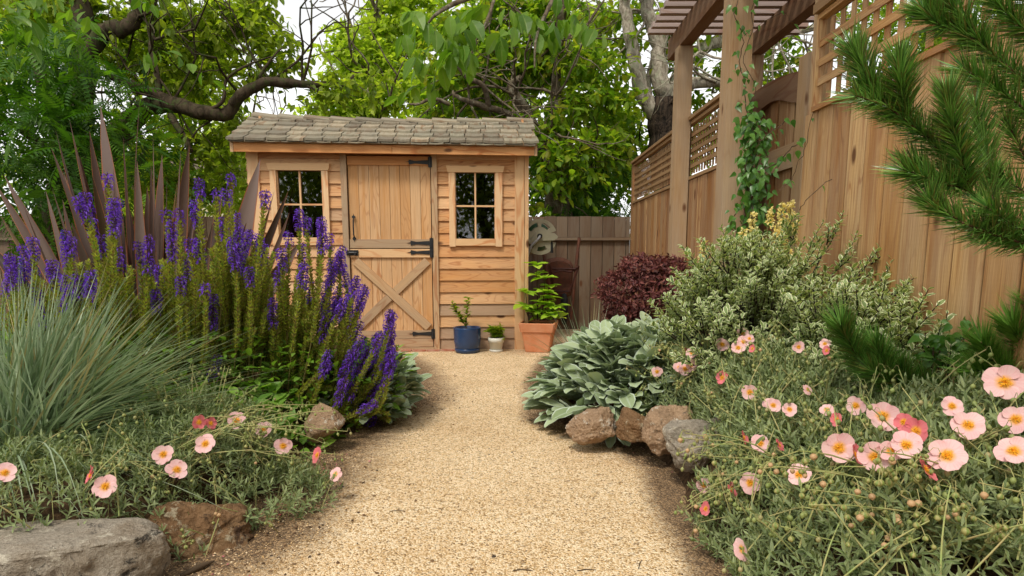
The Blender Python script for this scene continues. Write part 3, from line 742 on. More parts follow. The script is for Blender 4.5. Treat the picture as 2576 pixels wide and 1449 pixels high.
# ================================================================ TREES
DM = 2.3
def crown(m, blobs, dens, tpl, size, twigm=None, clump=9, droop=.35, shell=.5, twr=.004, updir=.0, tl=1.0, dm=1.0):
    """blobs: (x,y,r,Y[,aspect]) surveyed; leaves hang in twig clumps through each blob's volume"""
    for b in blobs:
        x, y, r, Y = b[:4]; asp = b[4] if len(b) > 4 else .8
        c = P(x, y, Y); rr = r*px(Y); area = math.pi*rr*rr*asp
        leaf = size*size*.33*(.8 if tpl is not L_FROND else 1.6)
        n = int(max(2, DM*dm*dens*area/leaf/clump))
        u = unit(n)*(rng.random(n)**.5)[:, None]*np.array((rr, rr*.9, rr*asp))
        # lumpy: push clumps towards random sub-centres so that gaps stay open
        sub = unit(9)*np.array((rr, rr*.9, rr*asp))*(rng.random(9)**.4)[:, None]
        w_ = sub[rng.integers(0, 9, n)]; u = u*.55+w_*.5
        cc = c+u; td = unit(n)*np.array((1, 1, .5)); L = tl*size*rng.uniform(1.8, 3.6, n)
        for q in range(clump):
            t = (q+1)/clump; p = cc+td*(L*t)[:, None]+np.array((0, 0, -1))*(L*t*t*.3)[:, None]
            d = td*.4+unit(n)*.8+np.array((0, 0, updir-droop)); nn = np.tile((0, 0, 1.), (n, 1))+unit(n)*.6
            m.inst(tpl, p, d, nn, size*rng.uniform(.65, 1.2, n))
        if twigm is not None:
            for i in range(0, n, 2):
                t = np.linspace(0, 1, 3)[:, None]; pts = cc[i]-td[i]*L[i]*.4+td[i]*L[i]*1.4*t+np.array((0, 0, -.3))*L[i]*t*t
                twigm.tube(pts, [twr, twr*.8, twr*.4], 3, cap=False)
def limb(m, pts, w, n=9, jit=.12, dY=None):
    """pts: (x,y,Y), w: widths in survey px at those points; smoothed"""
    pts = np.array(pts, float); w = np.array(w, float); k = len(pts); t = np.linspace(0, k-1, (k-1)*5+1)
    W = np.array([P(*p) for p in pts])
    def cr(A, tt):
        i = min(int(tt), k-2); f = tt-i; p0 = A[max(i-1, 0)]; p1 = A[i]; p2 = A[i+1]; p3 = A[min(i+2, k-1)]
        return .5*((2*p1)+(-p0+p2)*f+(2*p0-5*p1+4*p2-p3)*f*f+(-p0+3*p1-3*p2+p3)*f**3)
    S = np.array([cr(W, tt) for tt in t]); rad = np.array([cr(w, tt) for tt in t])*np.interp(t, range(k), [px(p[2]) for p in pts])/2
    S[1:-1] += rng.normal(0, 1, (len(S)-2, 3))*rad[1:-1, None]*.12
    m.tube(S, np.maximum(rad, .003), n, jit=jit)
def rbranch(m, p0, d, L, r, lev):
    n = 5; pts = [np.array(p0)]; d = np.array(d)/np.linalg.norm(d)
    for i in range(n): d = d+rng.normal(0, .22, 3)+np.array((0, 0, .03)); d /= np.linalg.norm(d); pts.append(pts[-1]+d*L/n)
    m.tube(pts, np.linspace(r, r*.45, n+1), 5, cap=False)
    if lev: 
        for i in (2, 3, 4, 5): rbranch(m, pts[i], d+unit(1)[0]*.9, L*.6, r*.45, lev-1)

# --- big walnut, left
t1 = thing('walnut_tree', 'big old walnut tree with a dark sinuous limb reaching over the shed from the left', 'tree', P(150, 640, 8.2)*(1, 1, 0))
m = MB(); Y = 8.2
limb(m, [(120,900,Y),(150,640,Y),(175,500,Y),(215,410,Y),(300,345,Y-.1),(352,280,Y-.2),(430,262,Y-.3),(520,286,Y-.4),(570,285,Y-.4),(605,240,Y-.5),(680,205,Y-.5),(760,212,Y-.4),(860,212,Y),(890,190,Y+.2)], [150,140,100,62,52,44,38,34,30,26,22,18,12,5], 12)
limb(m, [(240,180,Y-.6),(300,200,Y-.5),(350,220,Y-.4),(400,240,Y-.3),(470,275,Y-.3)], [12,20,22,24,26], 8)
limb(m, [(175,500,Y),(190,360,Y),(205,230,Y),(215,120,Y),(200,-20,Y),(190,-200,Y)], [100,80,60,50,42,30], 10)
limb(m, [(215,150,Y),(260,80,Y-.1),(310,70,Y-.2),(345,45,Y-.2),(360,-10,Y-.2),(400,-120,Y-.2)], [40,36,34,30,26,20], 9)
limb(m, [(400,250,Y-.3),(395,190,Y-.3),(380,120,Y-.2),(390,40,Y)], [16,14,12,8], 7)
limb(m, [(520,280,Y-.4),(560,255,Y-.5),(570,200,Y-.5),(620,165,Y-.5),(690,140,Y-.4)], [10,9,7,6,3], 6)
limb(m, [(640,220,Y-.5),(660,180,Y-.5),(690,140,Y-.5),(710,120,Y-.4)], [9,7,5,3], 6)
limb(m, [(430,290,Y-.3),(460,340,Y-.4),(480,380,Y-.5)], [18,15,14], 7)
limb(m, [(760,212,Y-.4),(820,240,Y-.3),(870,270,Y)], [8,6,3], 6)
for i in range(24):
    x, y = random.choice([(300,345),(352,280),(430,262),(520,286),(605,240),(680,205),(760,212),(390,100),(395,190),(350,40)]); rbranch(m, P(x, y, Y-.3), unit(1)[0]*(1,.6,1)+(0,-.1,.35), 1.1, .018, 1)
m.build('trunk', M['bark_dark'], t1, True)
m = MB(); tw = MB()
bl = [(330,40,120,8.3),(450,60,130,8.3),(560,60,120,8.2),(660,90,95,8.1),(700,170,60,8.0),(742,150,36,8.0),(640,200,70,8.2),(500,170,120,8.4),(400,180,110,8.5),(300,140,100,8.5),(560,350,85,8.2),(470,380,90,8.0),(420,450,90,8.3),(360,320,85,8.7),(520,460,80,8.4),(600,440,60,8.3),(590,300,60,8.3),(800,235,55,8.0),(870,240,50,8.0),(845,190,40,8.0),(930,215,50,8.1),(90,20,150,8.6),(230,20,110,8.5),(640,10,90,8.2),(30,150,110,8.8),(740,370,50,8.6)]
crown(m, bl, .78, L_OVAL, .115, tw, 7)
m.build('leaves', M['l_walnut'], t1); tw.build('twigs', M['twig'], t1)
m = MB(); crown(m, [(100,60,160,9.6),(330,120,150,9.8),(500,100,140,9.8),(430,300,130,9.8),(560,400,120,9.8),(360,440,130,9.8),(280,420,100,9.6),(600,30,90,9.6),(500,210,120,9.8),(460,500,120,10.2,.6),(590,500,80,10.2)], .85, L_OVAL, .11, None, 7); m.build('back_leaves', M['l_gold'], t1)
m = MB(); crown(m, [(90,10,70,5.6),(200,20,50,5.6),(10,40,60,5.5),(420,130,28,6.2),(390,30,40,6.0)], .55, L_OVAL, .15, None, 5, droop=.7); m.build('low_leaves', M['l_broad'], t1)
# --- dark feathery tree in front of it
t2 = thing('feathery_tree', 'dark green tree with drooping feathery fronds in front of the walnut trunk at left', 'tree', P(120, 640, 6.9)*(1, 1, 0))
m = MB(); limb(m, [(150,900,6.9),(140,560,6.9),(160,420,6.9),(120,250,7),(80,100,7.1)], [70,60,50,36,20], 9)
limb(m, [(150,480,6.9),(230,420,6.8),(300,400,6.7)], [30,20,8], 7); limb(m, [(150,400,6.9),(60,330,6.8),(0,300,6.7)], [26,18,8], 7); m.build('trunk', M['bark_dark'], t2, True)
m = MB(); crown(m, [(110,150,100,7.2),(30,420,110,7.2),(200,300,110,7.2),(120,530,90,7.2),(270,260,60,6.9),(60,180,110,6.6),(160,230,105,6.6),(230,280,85,6.5),(60,320,115,6.5),(170,370,100,6.4),(250,370,75,6.3),(40,450,105,6.4),(150,470,80,6.4),(290,430,60,6.4),(-60,250,120,6.6),(90,520,60,6.5),(250,200,70,6.7),(100,110,90,6.8),(300,330,45,6.4),(200,520,60,6.6),(10,90,90,6.8),(210,140,60,6.8)], 2.7, L_FROND, .30, None, 4, droop=.3); m.build('leaves', M['l_dark'], t2)
# --- poplar-like bright tree
t3 = thing('poplar_tree', 'tall bright yellow-green tree far behind the shed, left of the centre', 'tree', P(930, 640, 17)*(1, 1, 0))
m = MB(); limb(m, [(930,700,17),(940,400,17),(950,200,17),(960,0,17)], [40,34,24,12], 8)
for i in range(14): rbranch(m, P(945, 380-i*25, 17), unit(1)[0]*(1,1,.3)+(0,0,.8), 2.0, .05, 1)
m.build('trunk', M['bark_mid'], t3, True)
m = MB(); crown(m, [(890,110,60,17),(880,180,75,17),(960,60,75,17),(1000,10,70,17),(930,150,90,17),(990,140,90,17),(860,250,80,16.5),(950,240,90,16.5),(1040,220,90,16.5),(800,285,60,16.5,.6),(1060,80,80,17),(860,60,28,17),(850,120,35,17),(930,20,28,17.2),(1060,-10,60,17.4),(720,330,60,16.5),(900,330,90,16.5)], 1.7, L_OVAL, .17, None, 8, droop=.1); m.build('leaves', M['l_gold'], t3)
# --- centre walnut
t4 = thing('gnarled_tree', 'gnarled green tree with bare crooked limbs directly behind the shed roof', 'tree', P(1385, 640, 8.6)*(1, 1, 0))
m = MB(); Y = 8.6
limb(m, [(1420,700,Y),(1400,480,Y),(1385,400,Y),(1350,345,Y),(1322,290,Y-.1),(1296,240,Y-.2),(1285,215,Y-.2),(1310,195,Y-.3)], [70,60,48,38,30,24,20,14], 10)
limb(m, [(1385,400,Y),(1378,330,Y),(1400,240,Y),(1400,120,Y),(1420,0,Y),(1430,-100,Y)], [44,34,28,24,18,10], 9)
limb(m, [(1322,300,Y),(1230,270,Y-.3),(1180,255,Y-.5),(1145,240,Y-.6),(1140,228,Y-.6)], [18,16,13,9,5], 8)
limb(m, [(1230,268,Y-.3),(1215,215,Y-.5),(1175,195,Y-.6),(1150,160,Y-.7),(1135,130,Y-.7)], [14,13,11,9,5], 8)
limb(m, [(1130,262,Y-.5),(1090,248,Y-.6),(1050,262,Y-.6),(1030,262,Y-.6)], [10,8,7,4], 7)
for i in range(30):
    x, y = random.choice([(1296,240),(1400,240),(1215,215),(1180,255),(1410,100),(1385,330)]); rbranch(m, P(x, y, Y-.3), unit(1)[0]*(1,.6,1)+(0,-.1,.3), 1.0, .018, 1)
m.build('trunk', M['bark_mid'], t4, True)
m = MB(); tw = MB(); crown(m, [(1120,170,90,8.5),(1100,270,70,8.6),(1200,250,80,8.8),(1250,120,110,8.6),(1190,180,90,8.9),(1340,100,110,8.6),(1320,200,80,9.0),(1440,250,90,8.4),(1400,320,70,8.4),(1490,330,85,8.4),(1440,390,60,8.2),(1540,260,80,8.5),(1460,140,100,8.5),(1160,60,100,8.8),(1270,20,110,8.8),(1400,20,100,8.8),(1280,310,60,8.9),(1530,380,70,8.4),(1340,330,45,8.2),(1400,390,60,8.1),(1370,450,55,8.2),(1450,450,60,8.2),(1350,530,45,8.3)], 1.15, L_OVAL, .125, tw, 7); m.build('leaves', M['l_mid'], t4); tw.build('twigs', M['twig'], t4)
m = MB(); crown(m, [(1150,220,130,10.5),(1300,250,120,10.5),(1230,90,130,10.5),(1400,150,130,10.5),(1520,300,120,10.5),(1480,60,110,10.5),(1080,330,90,10.5),(1450,380,90,10)], 1.15, L_OVAL, .13, None, 7); m.build('back_leaves', M['l_gold'], t4)
# --- right pale-barked tree
t5 = thing('magnolia_tree', 'tree with pale lichened double trunk and dark bark base behind the lattice fence', 'tree', P(1665, 640, 8.8)*(1, 1, 0))
Y = 8.8; m = MB(); limb(m, [(1680,760,Y),(1672,480,Y),(1668,380,Y),(1665,300,Y),(1668,262,Y)], [80,74,68,66,74], 14, .2); m.build('lower_trunk', M['bark_black'], t5, True)
m = MB()
limb(m, [(1662,310,Y),(1628,255,Y-.05),(1605,190,Y-.1),(1590,120,Y-.1),(1578,60,Y-.1),(1570,-20,Y-.1),(1560,-150,Y)], [40,38,35,32,28,25,18], 12)
limb(m, [(1675,290,Y),(1668,230,Y),(1660,160,Y),(1648,90,Y),(1630,30,Y),(1622,-30,Y),(1600,-160,Y)], [50,46,38,34,30,27,20], 12)
limb(m, [(1680,285,Y),(1705,230,Y),(1740,210,Y),(1800,205,Y+.1),(1850,218,Y+.2),(1920,200,Y+.3)], [50,40,30,22,18,10], 10)
limb(m, [(1690,290,Y+.1),(1700,200,Y+.2),(1760,130,Y+.3),(1830,100,Y+.4),(1950,95,Y+.4),(2080,60,Y+.5)], [30,28,32,28,20,12], 10)
limb(m, [(1640,280,Y+.1),(1632,200,Y+.1),(1640,150,Y+.1)], [14,12,8], 8)
for i in range(26):
    x, y = random.choice([(1590,120),(1660,160),(1800,205),(1850,218),(1760,130),(1830,100),(1950,95),(1630,30)]); rbranch(m, P(x, y, Y), unit(1)[0]*(1,.6,1)+(0,-.1,.2), 1.0, .02, 1)
m.build('trunk', M['bark_pale'], t5, True)
m = MB(); tw = MB(); crown(m, [(1560,110,60,9),(1530,40,60,9),(1610,20,60,9.3),(1700,60,70,9),(1720,140,60,9),(1640,220,35,9.3),(1740,260,50,9.2),(1780,340,60,9.3),(1720,330,40,9.3),(1840,150,60,9.2),(1900,200,60,9.2),(1960,160,60,9.2),(1800,30,60,9),(1960,60,60,9),(1850,280,60,9.3),(1920,110,50,9.5),(1990,230,40,9.3),(1560,190,50,9.2),(1550,330,60,9.2),(1590,300,50,9.3),(1620,370,40,9.2),(1700,400,50,9.6),(1580,400,50,9.2)], .95, L_OVAL, .135, tw, 6); m.build('leaves', M['l_mid'], t5); tw.build('twigs', M['twig'], t5)
m = MB(); limb(m, [(1622,-30,Y),(1560,-90,7.5),(1420,-60,6.0),(1250,-30,5.0),(1120,20,4.5),(1075,60,4.4)], [34,26,20,16,10,5], 8)
limb(m, [(1420,-60,6.0),(1380,20,5.4),(1350,90,5.1),(1345,170,5.0)], [12,10,7,4], 7); limb(m, [(1250,-30,5.0),(1230,40,4.7),(1200,100,4.6)], [9,7,3], 7)
m.build('overhanging_bough', M['bark_mid'], t5, True)
m = MB(); crown(m, [(1110,25,50,4.5),(1070,80,38,4.4),(1130,110,42,4.5),(1110,190,32,4.5,1.2),(1180,60,42,4.7),(1250,60,45,4.8),(1320,40,55,5.0),(1400,60,50,5.2),(1040,30,26,4.4),(1180,130,26,4.6),(1240,10,50,4.8),(1390,10,50,5.2),(1460,40,40,5.6)], .5, L_OVAL, .17, None, 5, droop=1.0, tl=.55); m.build('large_leaves', M['l_broad'], t5)
# --- dark hedge-like tree right of shed
t6 = thing('dark_shrub_tree', 'dense dark green feathery tree behind the fence right of the shed', 'tree', P(1450, 640, 9.4)*(1, 1, 0))
m = MB(); limb(m, [(1450,700,9.4),(1452,480,9.4),(1470,380,9.4)], [40,30,14], 8)
for i in range(8): rbranch(m, P(1452, 540-i*15, 9.4), unit(1)[0]*(1,1,.3)+(0,0,.5), 1.2, .03, 1)
m.build('trunk', M['bark_dark'], t6, True)
m = MB(); crown(m, [(1370,440,65,9.0),(1440,470,75,9.0),(1520,480,75,9.0),(1400,520,70,8.9),(1490,540,70,8.9),(1560,530,50,8.8),(1350,530,50,8.9),(1480,420,65,9.1),(1560,440,50,9.1),(1340,370,35,9.2),(1400,390,50,9.3)], 2.8, L_FROND, .26, None, 4, droop=.35); m.build('leaves', M['l_dark'], t6)
m = MB(); crown(m, [(1400,450,100,10.4),(1520,450,100,10.4),(1450,540,100,10.4),(1560,370,60,10.4),(1350,380,60,10.4)], 1.5, L_OVAL, .13, None, 7); m.build('back_leaves', M['l_mid'], t6)
# --- far trees closing the view low down
FT = 'trees far behind the back fence'
for i, (x, y, r, Y, mt, lab) in enumerate([(-60,470,190,15,'l_mid','round mid-green far tree at the left edge above the old fence'),(330,480,150,15,'l_gold','yellow-green far tree behind the flax spears'),(640,380,120,18,'l_gold','yellow-green far tree just left of the shed roof'),(1150,330,130,19,'l_gold','yellow-green far tree above the middle of the shed roof'),(1720,420,140,17,'l_mid','green far tree behind the dark-based trunk'),(2000,260,110,17,'l_mid','green far tree seen through the pergola and lattice'),(2350,120,200,14,'l_mid','green far tree glimpsed through the near lattice')]):
    tt = thing('far_tree', lab, 'tree', P(x, 640, Y)*(1, 1, 0), FT)
    m = MB(); limb(m, [(x,700,Y),(x+8,y,Y),(x,y-r*.6,Y)], [30,22,10], 7)
    for j in range(9): rbranch(m, P(x, y+r*.3-j*r*.1, Y), unit(1)[0]*(1,1,.3)+(0,0,.6), 1.6, .04, 1)
    m.build('trunk', M['bark_mid'], tt, True)
    m = MB(); bs = [(x+rng.normal(0, r*.5), y+rng.normal(0, r*.38), r*.5, Y+rng.normal(0, .6)) for _ in range(9)]
    crown(m, bs, .8, L_QUICK, .20, None, 8, droop=.1); m.build('leaves', M[mt], tt)
# --- neighbour's house
hs_ = thing('neighbour_house', 'pale yellow house wall glimpsed between trees behind the flax', 'house', P(540, 640, 22)*(1, 1, 0))
a = P(300, 560, 22); b = P(680, 455, 22)
m = MB(); m.box((a[0], 22, -.02), (b[0], 26, b[2])); m.build('wall', M['plaster'], hs_)
m = MB(); z = b[2]; V = [(a[0]-.4,21.6,z-.05),(b[0]+.4,21.6,z-.05),(b[0]+.4,26.4,z-.05),(a[0]-.4,26.4,z-.05),(a[0]-.4,24,z+1.2),(b[0]+.4,24,z+1.2)]
m.add(V, [(0,1,5,4),(2,3,4,5),(0,4,3),(1,2,5),(3,2,1,0)]); m.build('roof', M['roof'], hs_)
m = MB(); m.box((a[0]+1.2, 21.95, 1.9), (a[0]+2.2, 21.99, 2.9)); wi = m.build('window', M['dark'], hs_)
m = MB(); m.box((a[0]+1.1, 21.90, 1.82), (a[0]+2.3, 21.97, 1.89)); m.build('sill', M['trim'], wi)

# --- trees standing behind the viewpoint: added so the panes mirror leaves, not bright sky
for i, (x, y, h, lab) in enumerate(((-3.2, -5.5, 5.5, 'leafy tree behind the viewpoint on the left, mirrored in the left window'), (.6, -7.5, 6.5, 'leafy tree behind the viewpoint in the middle, mirrored in the right window'), (4.2, -6.0, 6, 'leafy tree behind the viewpoint on the right'))):
    tt = thing('garden_tree', lab, 'tree', (x, y, 0), 'trees behind the viewpoint'); m = MB(); m.tube([(x,y,-.05),(x+.1,y,1.2),(x-.1,y+.1,2.6),(x,y,h*.75)], [.2,.16,.12,.07], 9, jit=.15)
    for j in range(16): rbranch(m, (x, y, 1.3+j*.2), unit(1)[0]*(1,1,.3)+(0,0,.4), 2.2, .06, 1)
    m.build('trunk', M['bark_dark'], tt, True); m = MB(); n = 6500; c = np.array((x, y, h*.58)); u = unit(n)*(rng.random(n)**.4)[:, None]*np.array((2.6, 2.0, h*.42))
    m.inst(L_QUICK, c+u+unit(n)*.2, unit(n)+(0,0,-.3), unit(n)+(0,0,1), .24*rng.uniform(.6, 1.2, n)); m.build('leaves', M['l_walnut'], tt)

# ================================================================ GARDEN PLANTS
def arc(p0, p1, n=7, sag=0.0, bow=(0, 0, 0)):
    t = np.linspace(0, 1, n)[:, None]; b = np.sin(t*math.pi)
    return np.array(p0)+(np.array(p1)-np.array(p0))*t+b*np.array(bow)+np.array((0, 0, -sag))*b
class Mound:
    def __init__(s, c, r, H, zf, pw=.5): s.c = c; s.r = r; s.H = H; s.zf = zf; s.pw = pw
    def z(s, x, y):
        q = 1-((x-s.c[0])/s.r[0])**2-((y-s.c[1])/s.r[1])**2
        return s.zf(np.asarray(x), np.asarray(y)) + np.where(q > 0, s.H*np.maximum(q, 0)**s.pw, -.3)
def hit(x, y, mounds, tmin=.6, lift=.0):
    d = ray(x, y); o = np.array((0, 0, CAMZ))
    for t in np.arange(tmin, 7, .01):
        p = o+d*t
        for i, mm in enumerate(mounds):
            if p[2] < float(mm.z(p[0], p[1]))+lift: return p, i
    return o+d*3, 0
def surf(mm, n, inner=.0):
    a = rng.random(n)*6.283; r = np.sqrt(rng.random(n))*.99
    x = mm.c[0]+np.cos(a)*r*mm.r[0]; y = mm.c[1]+np.sin(a)*r*mm.r[1]; z = mm.z(x, y)
    nx = (x-mm.c[0])/mm.r[0]**2; ny = (y-mm.c[1])/mm.r[1]**2; nz = np.full(n, 1.0)*np.sqrt(np.maximum(1-r*r, .02))/mm.H
    N = np.stack([nx, ny, nz], -1); N /= np.linalg.norm(N, axis=1)[:, None]
    p = np.stack([x, y, z], -1)-N*(rng.random(n)*inner)[:, None]
    return p, N

# ---- rock roses
M['petal'] = None
def petalmat(name, base, pale):
    t = NT(name); uv = t.n('ShaderNodeSeparateXYZ'); t.l(t.uv(), uv.inputs[0]); v = uv.outputs[1]
    c = t.mix(t.rnd(), base, pale)
    vein = t.n('ShaderNodeTexNoise'); vein.inputs['Scale'].default_value = 1.0; vein.inputs['Detail'].default_value = 2; t.l(t.vscale(t.uv(), (26, 2, 1)), vein.inputs['Vector'])
    c = t.mix(t.math('MULTIPLY', t.ramp(vein.outputs['Fac'], [(.4, 1.0), (.6, 0.0)]), .35), c, t.mix(1.0, c, (.92,.62,.66), 'MULTIPLY'))
    c = t.mix(t.ramp(v, [(.24, 1.0), (.50, 0.0)]), c, (.86,.42,.08))
    tr = t.n('ShaderNodeBsdfTranslucent'); t.l(c, tr.inputs[0]); mx = t.n('ShaderNodeMixShader'); mx.inputs[0].default_value = .25
    t.l(t.pbr(c, .6, .15), mx.inputs[1]); t.l(tr.outputs[0], mx.inputs[2]); return t.done(mx.outputs[0])
M['petal'] = petalmat('pink_petal', (.76,.17,.20), (.82,.29,.30)); M['petal_pale'] = petalmat('pale_petal', (.85,.52,.52), (.88,.66,.62))
M['stamen'] = stonebits('stamen', [(.80,.33,.02),(.88,.48,.03),(.85,.40,.02)])
M['sepal'] = leafmat('sepal', [(.20,.25,.06),(.30,.33,.10)], .2)
M['bud'] = leafmat('green_bud', [(.19,.25,.06),(.30,.34,.11),(.24,.30,.09),(.40,.33,.16)], .15, edge=(.36,.33,.12), edgew=.2)
M['drybud'] = leafmat('dry_bud', [(.52,.33,.17),(.60,.42,.24),(.48,.28,.13)], .15)
M['rr_leaf'] = leafmat('rock_rose_leaf', [(.085,.125,.038),(.15,.205,.065),(.23,.285,.11),(.31,.36,.16),(.06,.09,.03)], .2, rough=.65, rib=(.30,.36,.22), edge=(.27,.32,.19), edgew=.07)
M['rr_stem'] = plain('rock_rose_stem', (.27,.34,.11), .7, .2, col2=(.36,.29,.13))
def flower_mesh(seed, back=False):
    rs = np.random.default_rng(seed); m = MB(); NC, NR = 7, 6
    for k in range(5):
        a0 = k*2*math.pi/5+rs.normal(0, .07); V = []; U = []; wd = rs.uniform(.86, 1.0); el = rs.uniform(-.05, .22); ln = rs.uniform(.92, 1.06)
        tw_ = rs.normal(0, .12)
        for i in range(NR):
            t = i/(NR-1); hw = wd*(.45+.55*min(1, t*1.6))*(1-.18*max(0, t-.75)/.25)
            for j in range(NC):
                s = j/(NC-1)*2-1
                rr = (t*ln)*(1-.20*t*abs(s)**3)-(.035*rs.random() if i == NR-1 else 0)
                an = a0+s*hw*(.95)
                z = el*t*t+.06*s*tw_*t*6+.06*math.sin(s*9+k*2+seed)*t*t+.035*math.sin(s*17+k)*t**3+.02*k*.5*(s > 0)*t + .05*t+.22*t*t*(k == seed % 5)
                V.append((math.cos(an)*rr, math.sin(an)*rr, z+k*.004)); U.append((j/(NC-1), t))
        I = np.arange(NR*NC).reshape(NR, NC); F = np.stack([I[:-1,:-1],I[:-1,1:],I[1:,1:],I[1:,:-1]], -1).reshape(-1, 4)
        m.add(V, [F], U, rs.random()*.45+.07*seed)
    s_ = MB(); n = 46; a = rs.random(n)*6.28; e = rs.uniform(.25, 1.2, n)
    d = np.stack([np.cos(a)*np.cos(e), np.sin(a)*np.cos(e), np.sin(e)], -1); L = rs.uniform(.18, .36, n)
    for i in range(n):
        s_.tube([d[i]*.03, d[i]*L[i]*.6+(0, 0, .01), d[i]*L[i]], .012, 3, rs.random(), cap=False)
    oc = np.array([(1,0,0),(0,1,0),(-1,0,0),(0,-1,0),(0,0,1),(0,0,-1)], float); of = np.array([(0,1,4),(1,2,4),(2,3,4),(3,0,4),(1,0,5),(2,1,5),(3,2,5),(0,3,5)])
    s_.inst((oc, [of], np.zeros((6, 2))), d*L[:, None], unit(n), unit(n), .034)
    g_ = MB(); a = np.arange(3)*2.09; g_.inst(leaf_tpl(.6, curl=.3), np.zeros((3, 3))+(0, 0, -.03), np.stack([np.cos(a), np.sin(a), np.full(3, -.25)], -1), np.tile((0, 0, 1.), (3, 1)), .42)
    me = m.build('flower', M['petal'], None, True); st = s_.build('stamens', M['stamen']); sp = g_.build('sepals', M['sepal'])
    out = (me.data, st.data, sp.data)
    for o in (me, st, sp): bpy.data.objects.remove(o)
    return out
FL = [flower_mesh(s) for s in (1, 2, 3, 4, 5)]
def pale_copy(me): c = me.copy(); c.materials.clear(); c.materials.append(M['petal_pale']); return c
FLP = [(pale_copy(a), b, c) for a, b, c in FL[:2]]
def put(mesh, name, parent, mat4):
    o = bpy.data.objects.new(name, mesh); link(o); o.parent = parent
    o.matrix_parent_inverse = Matrix.Identity(4); o.matrix_local = WORLD[parent.name].inverted() @ mat4; WORLD[o.name] = mat4; return o
def orient(p, n, s, spin=None):
    q = Vector(tuple(n)).to_track_quat('Z', 'Y').to_matrix().to_4x4()
    return Matrix.Translation(Vector(tuple(p))) @ q @ Matrix.Rotation(rng.random()*6.28 if spin is None else spin, 4, 'Z') @ Matrix.Diagonal((s, s, s*.8, 1))
def budmesh():
    m = MB(); m.lathe([(0,0),(.25,.12),(.42,.4),(.42,.62),(.25,.9),(.0,1.12)], (0,0,0), 7); o = m.build('bud', M['bud'], None, True)
    uv = o.data.uv_layers[0]
    for i, l in enumerate(uv.data): l.uv = ((o.data.loops[i].vertex_index % 7 % 2)*.5, .5)
    me = o.data; bpy.data.objects.remove(o); m2 = me.copy(); m2.materials.clear(); m2.materials.append(M['drybud'])
    return me, m2
BUD, DRY = budmesh()
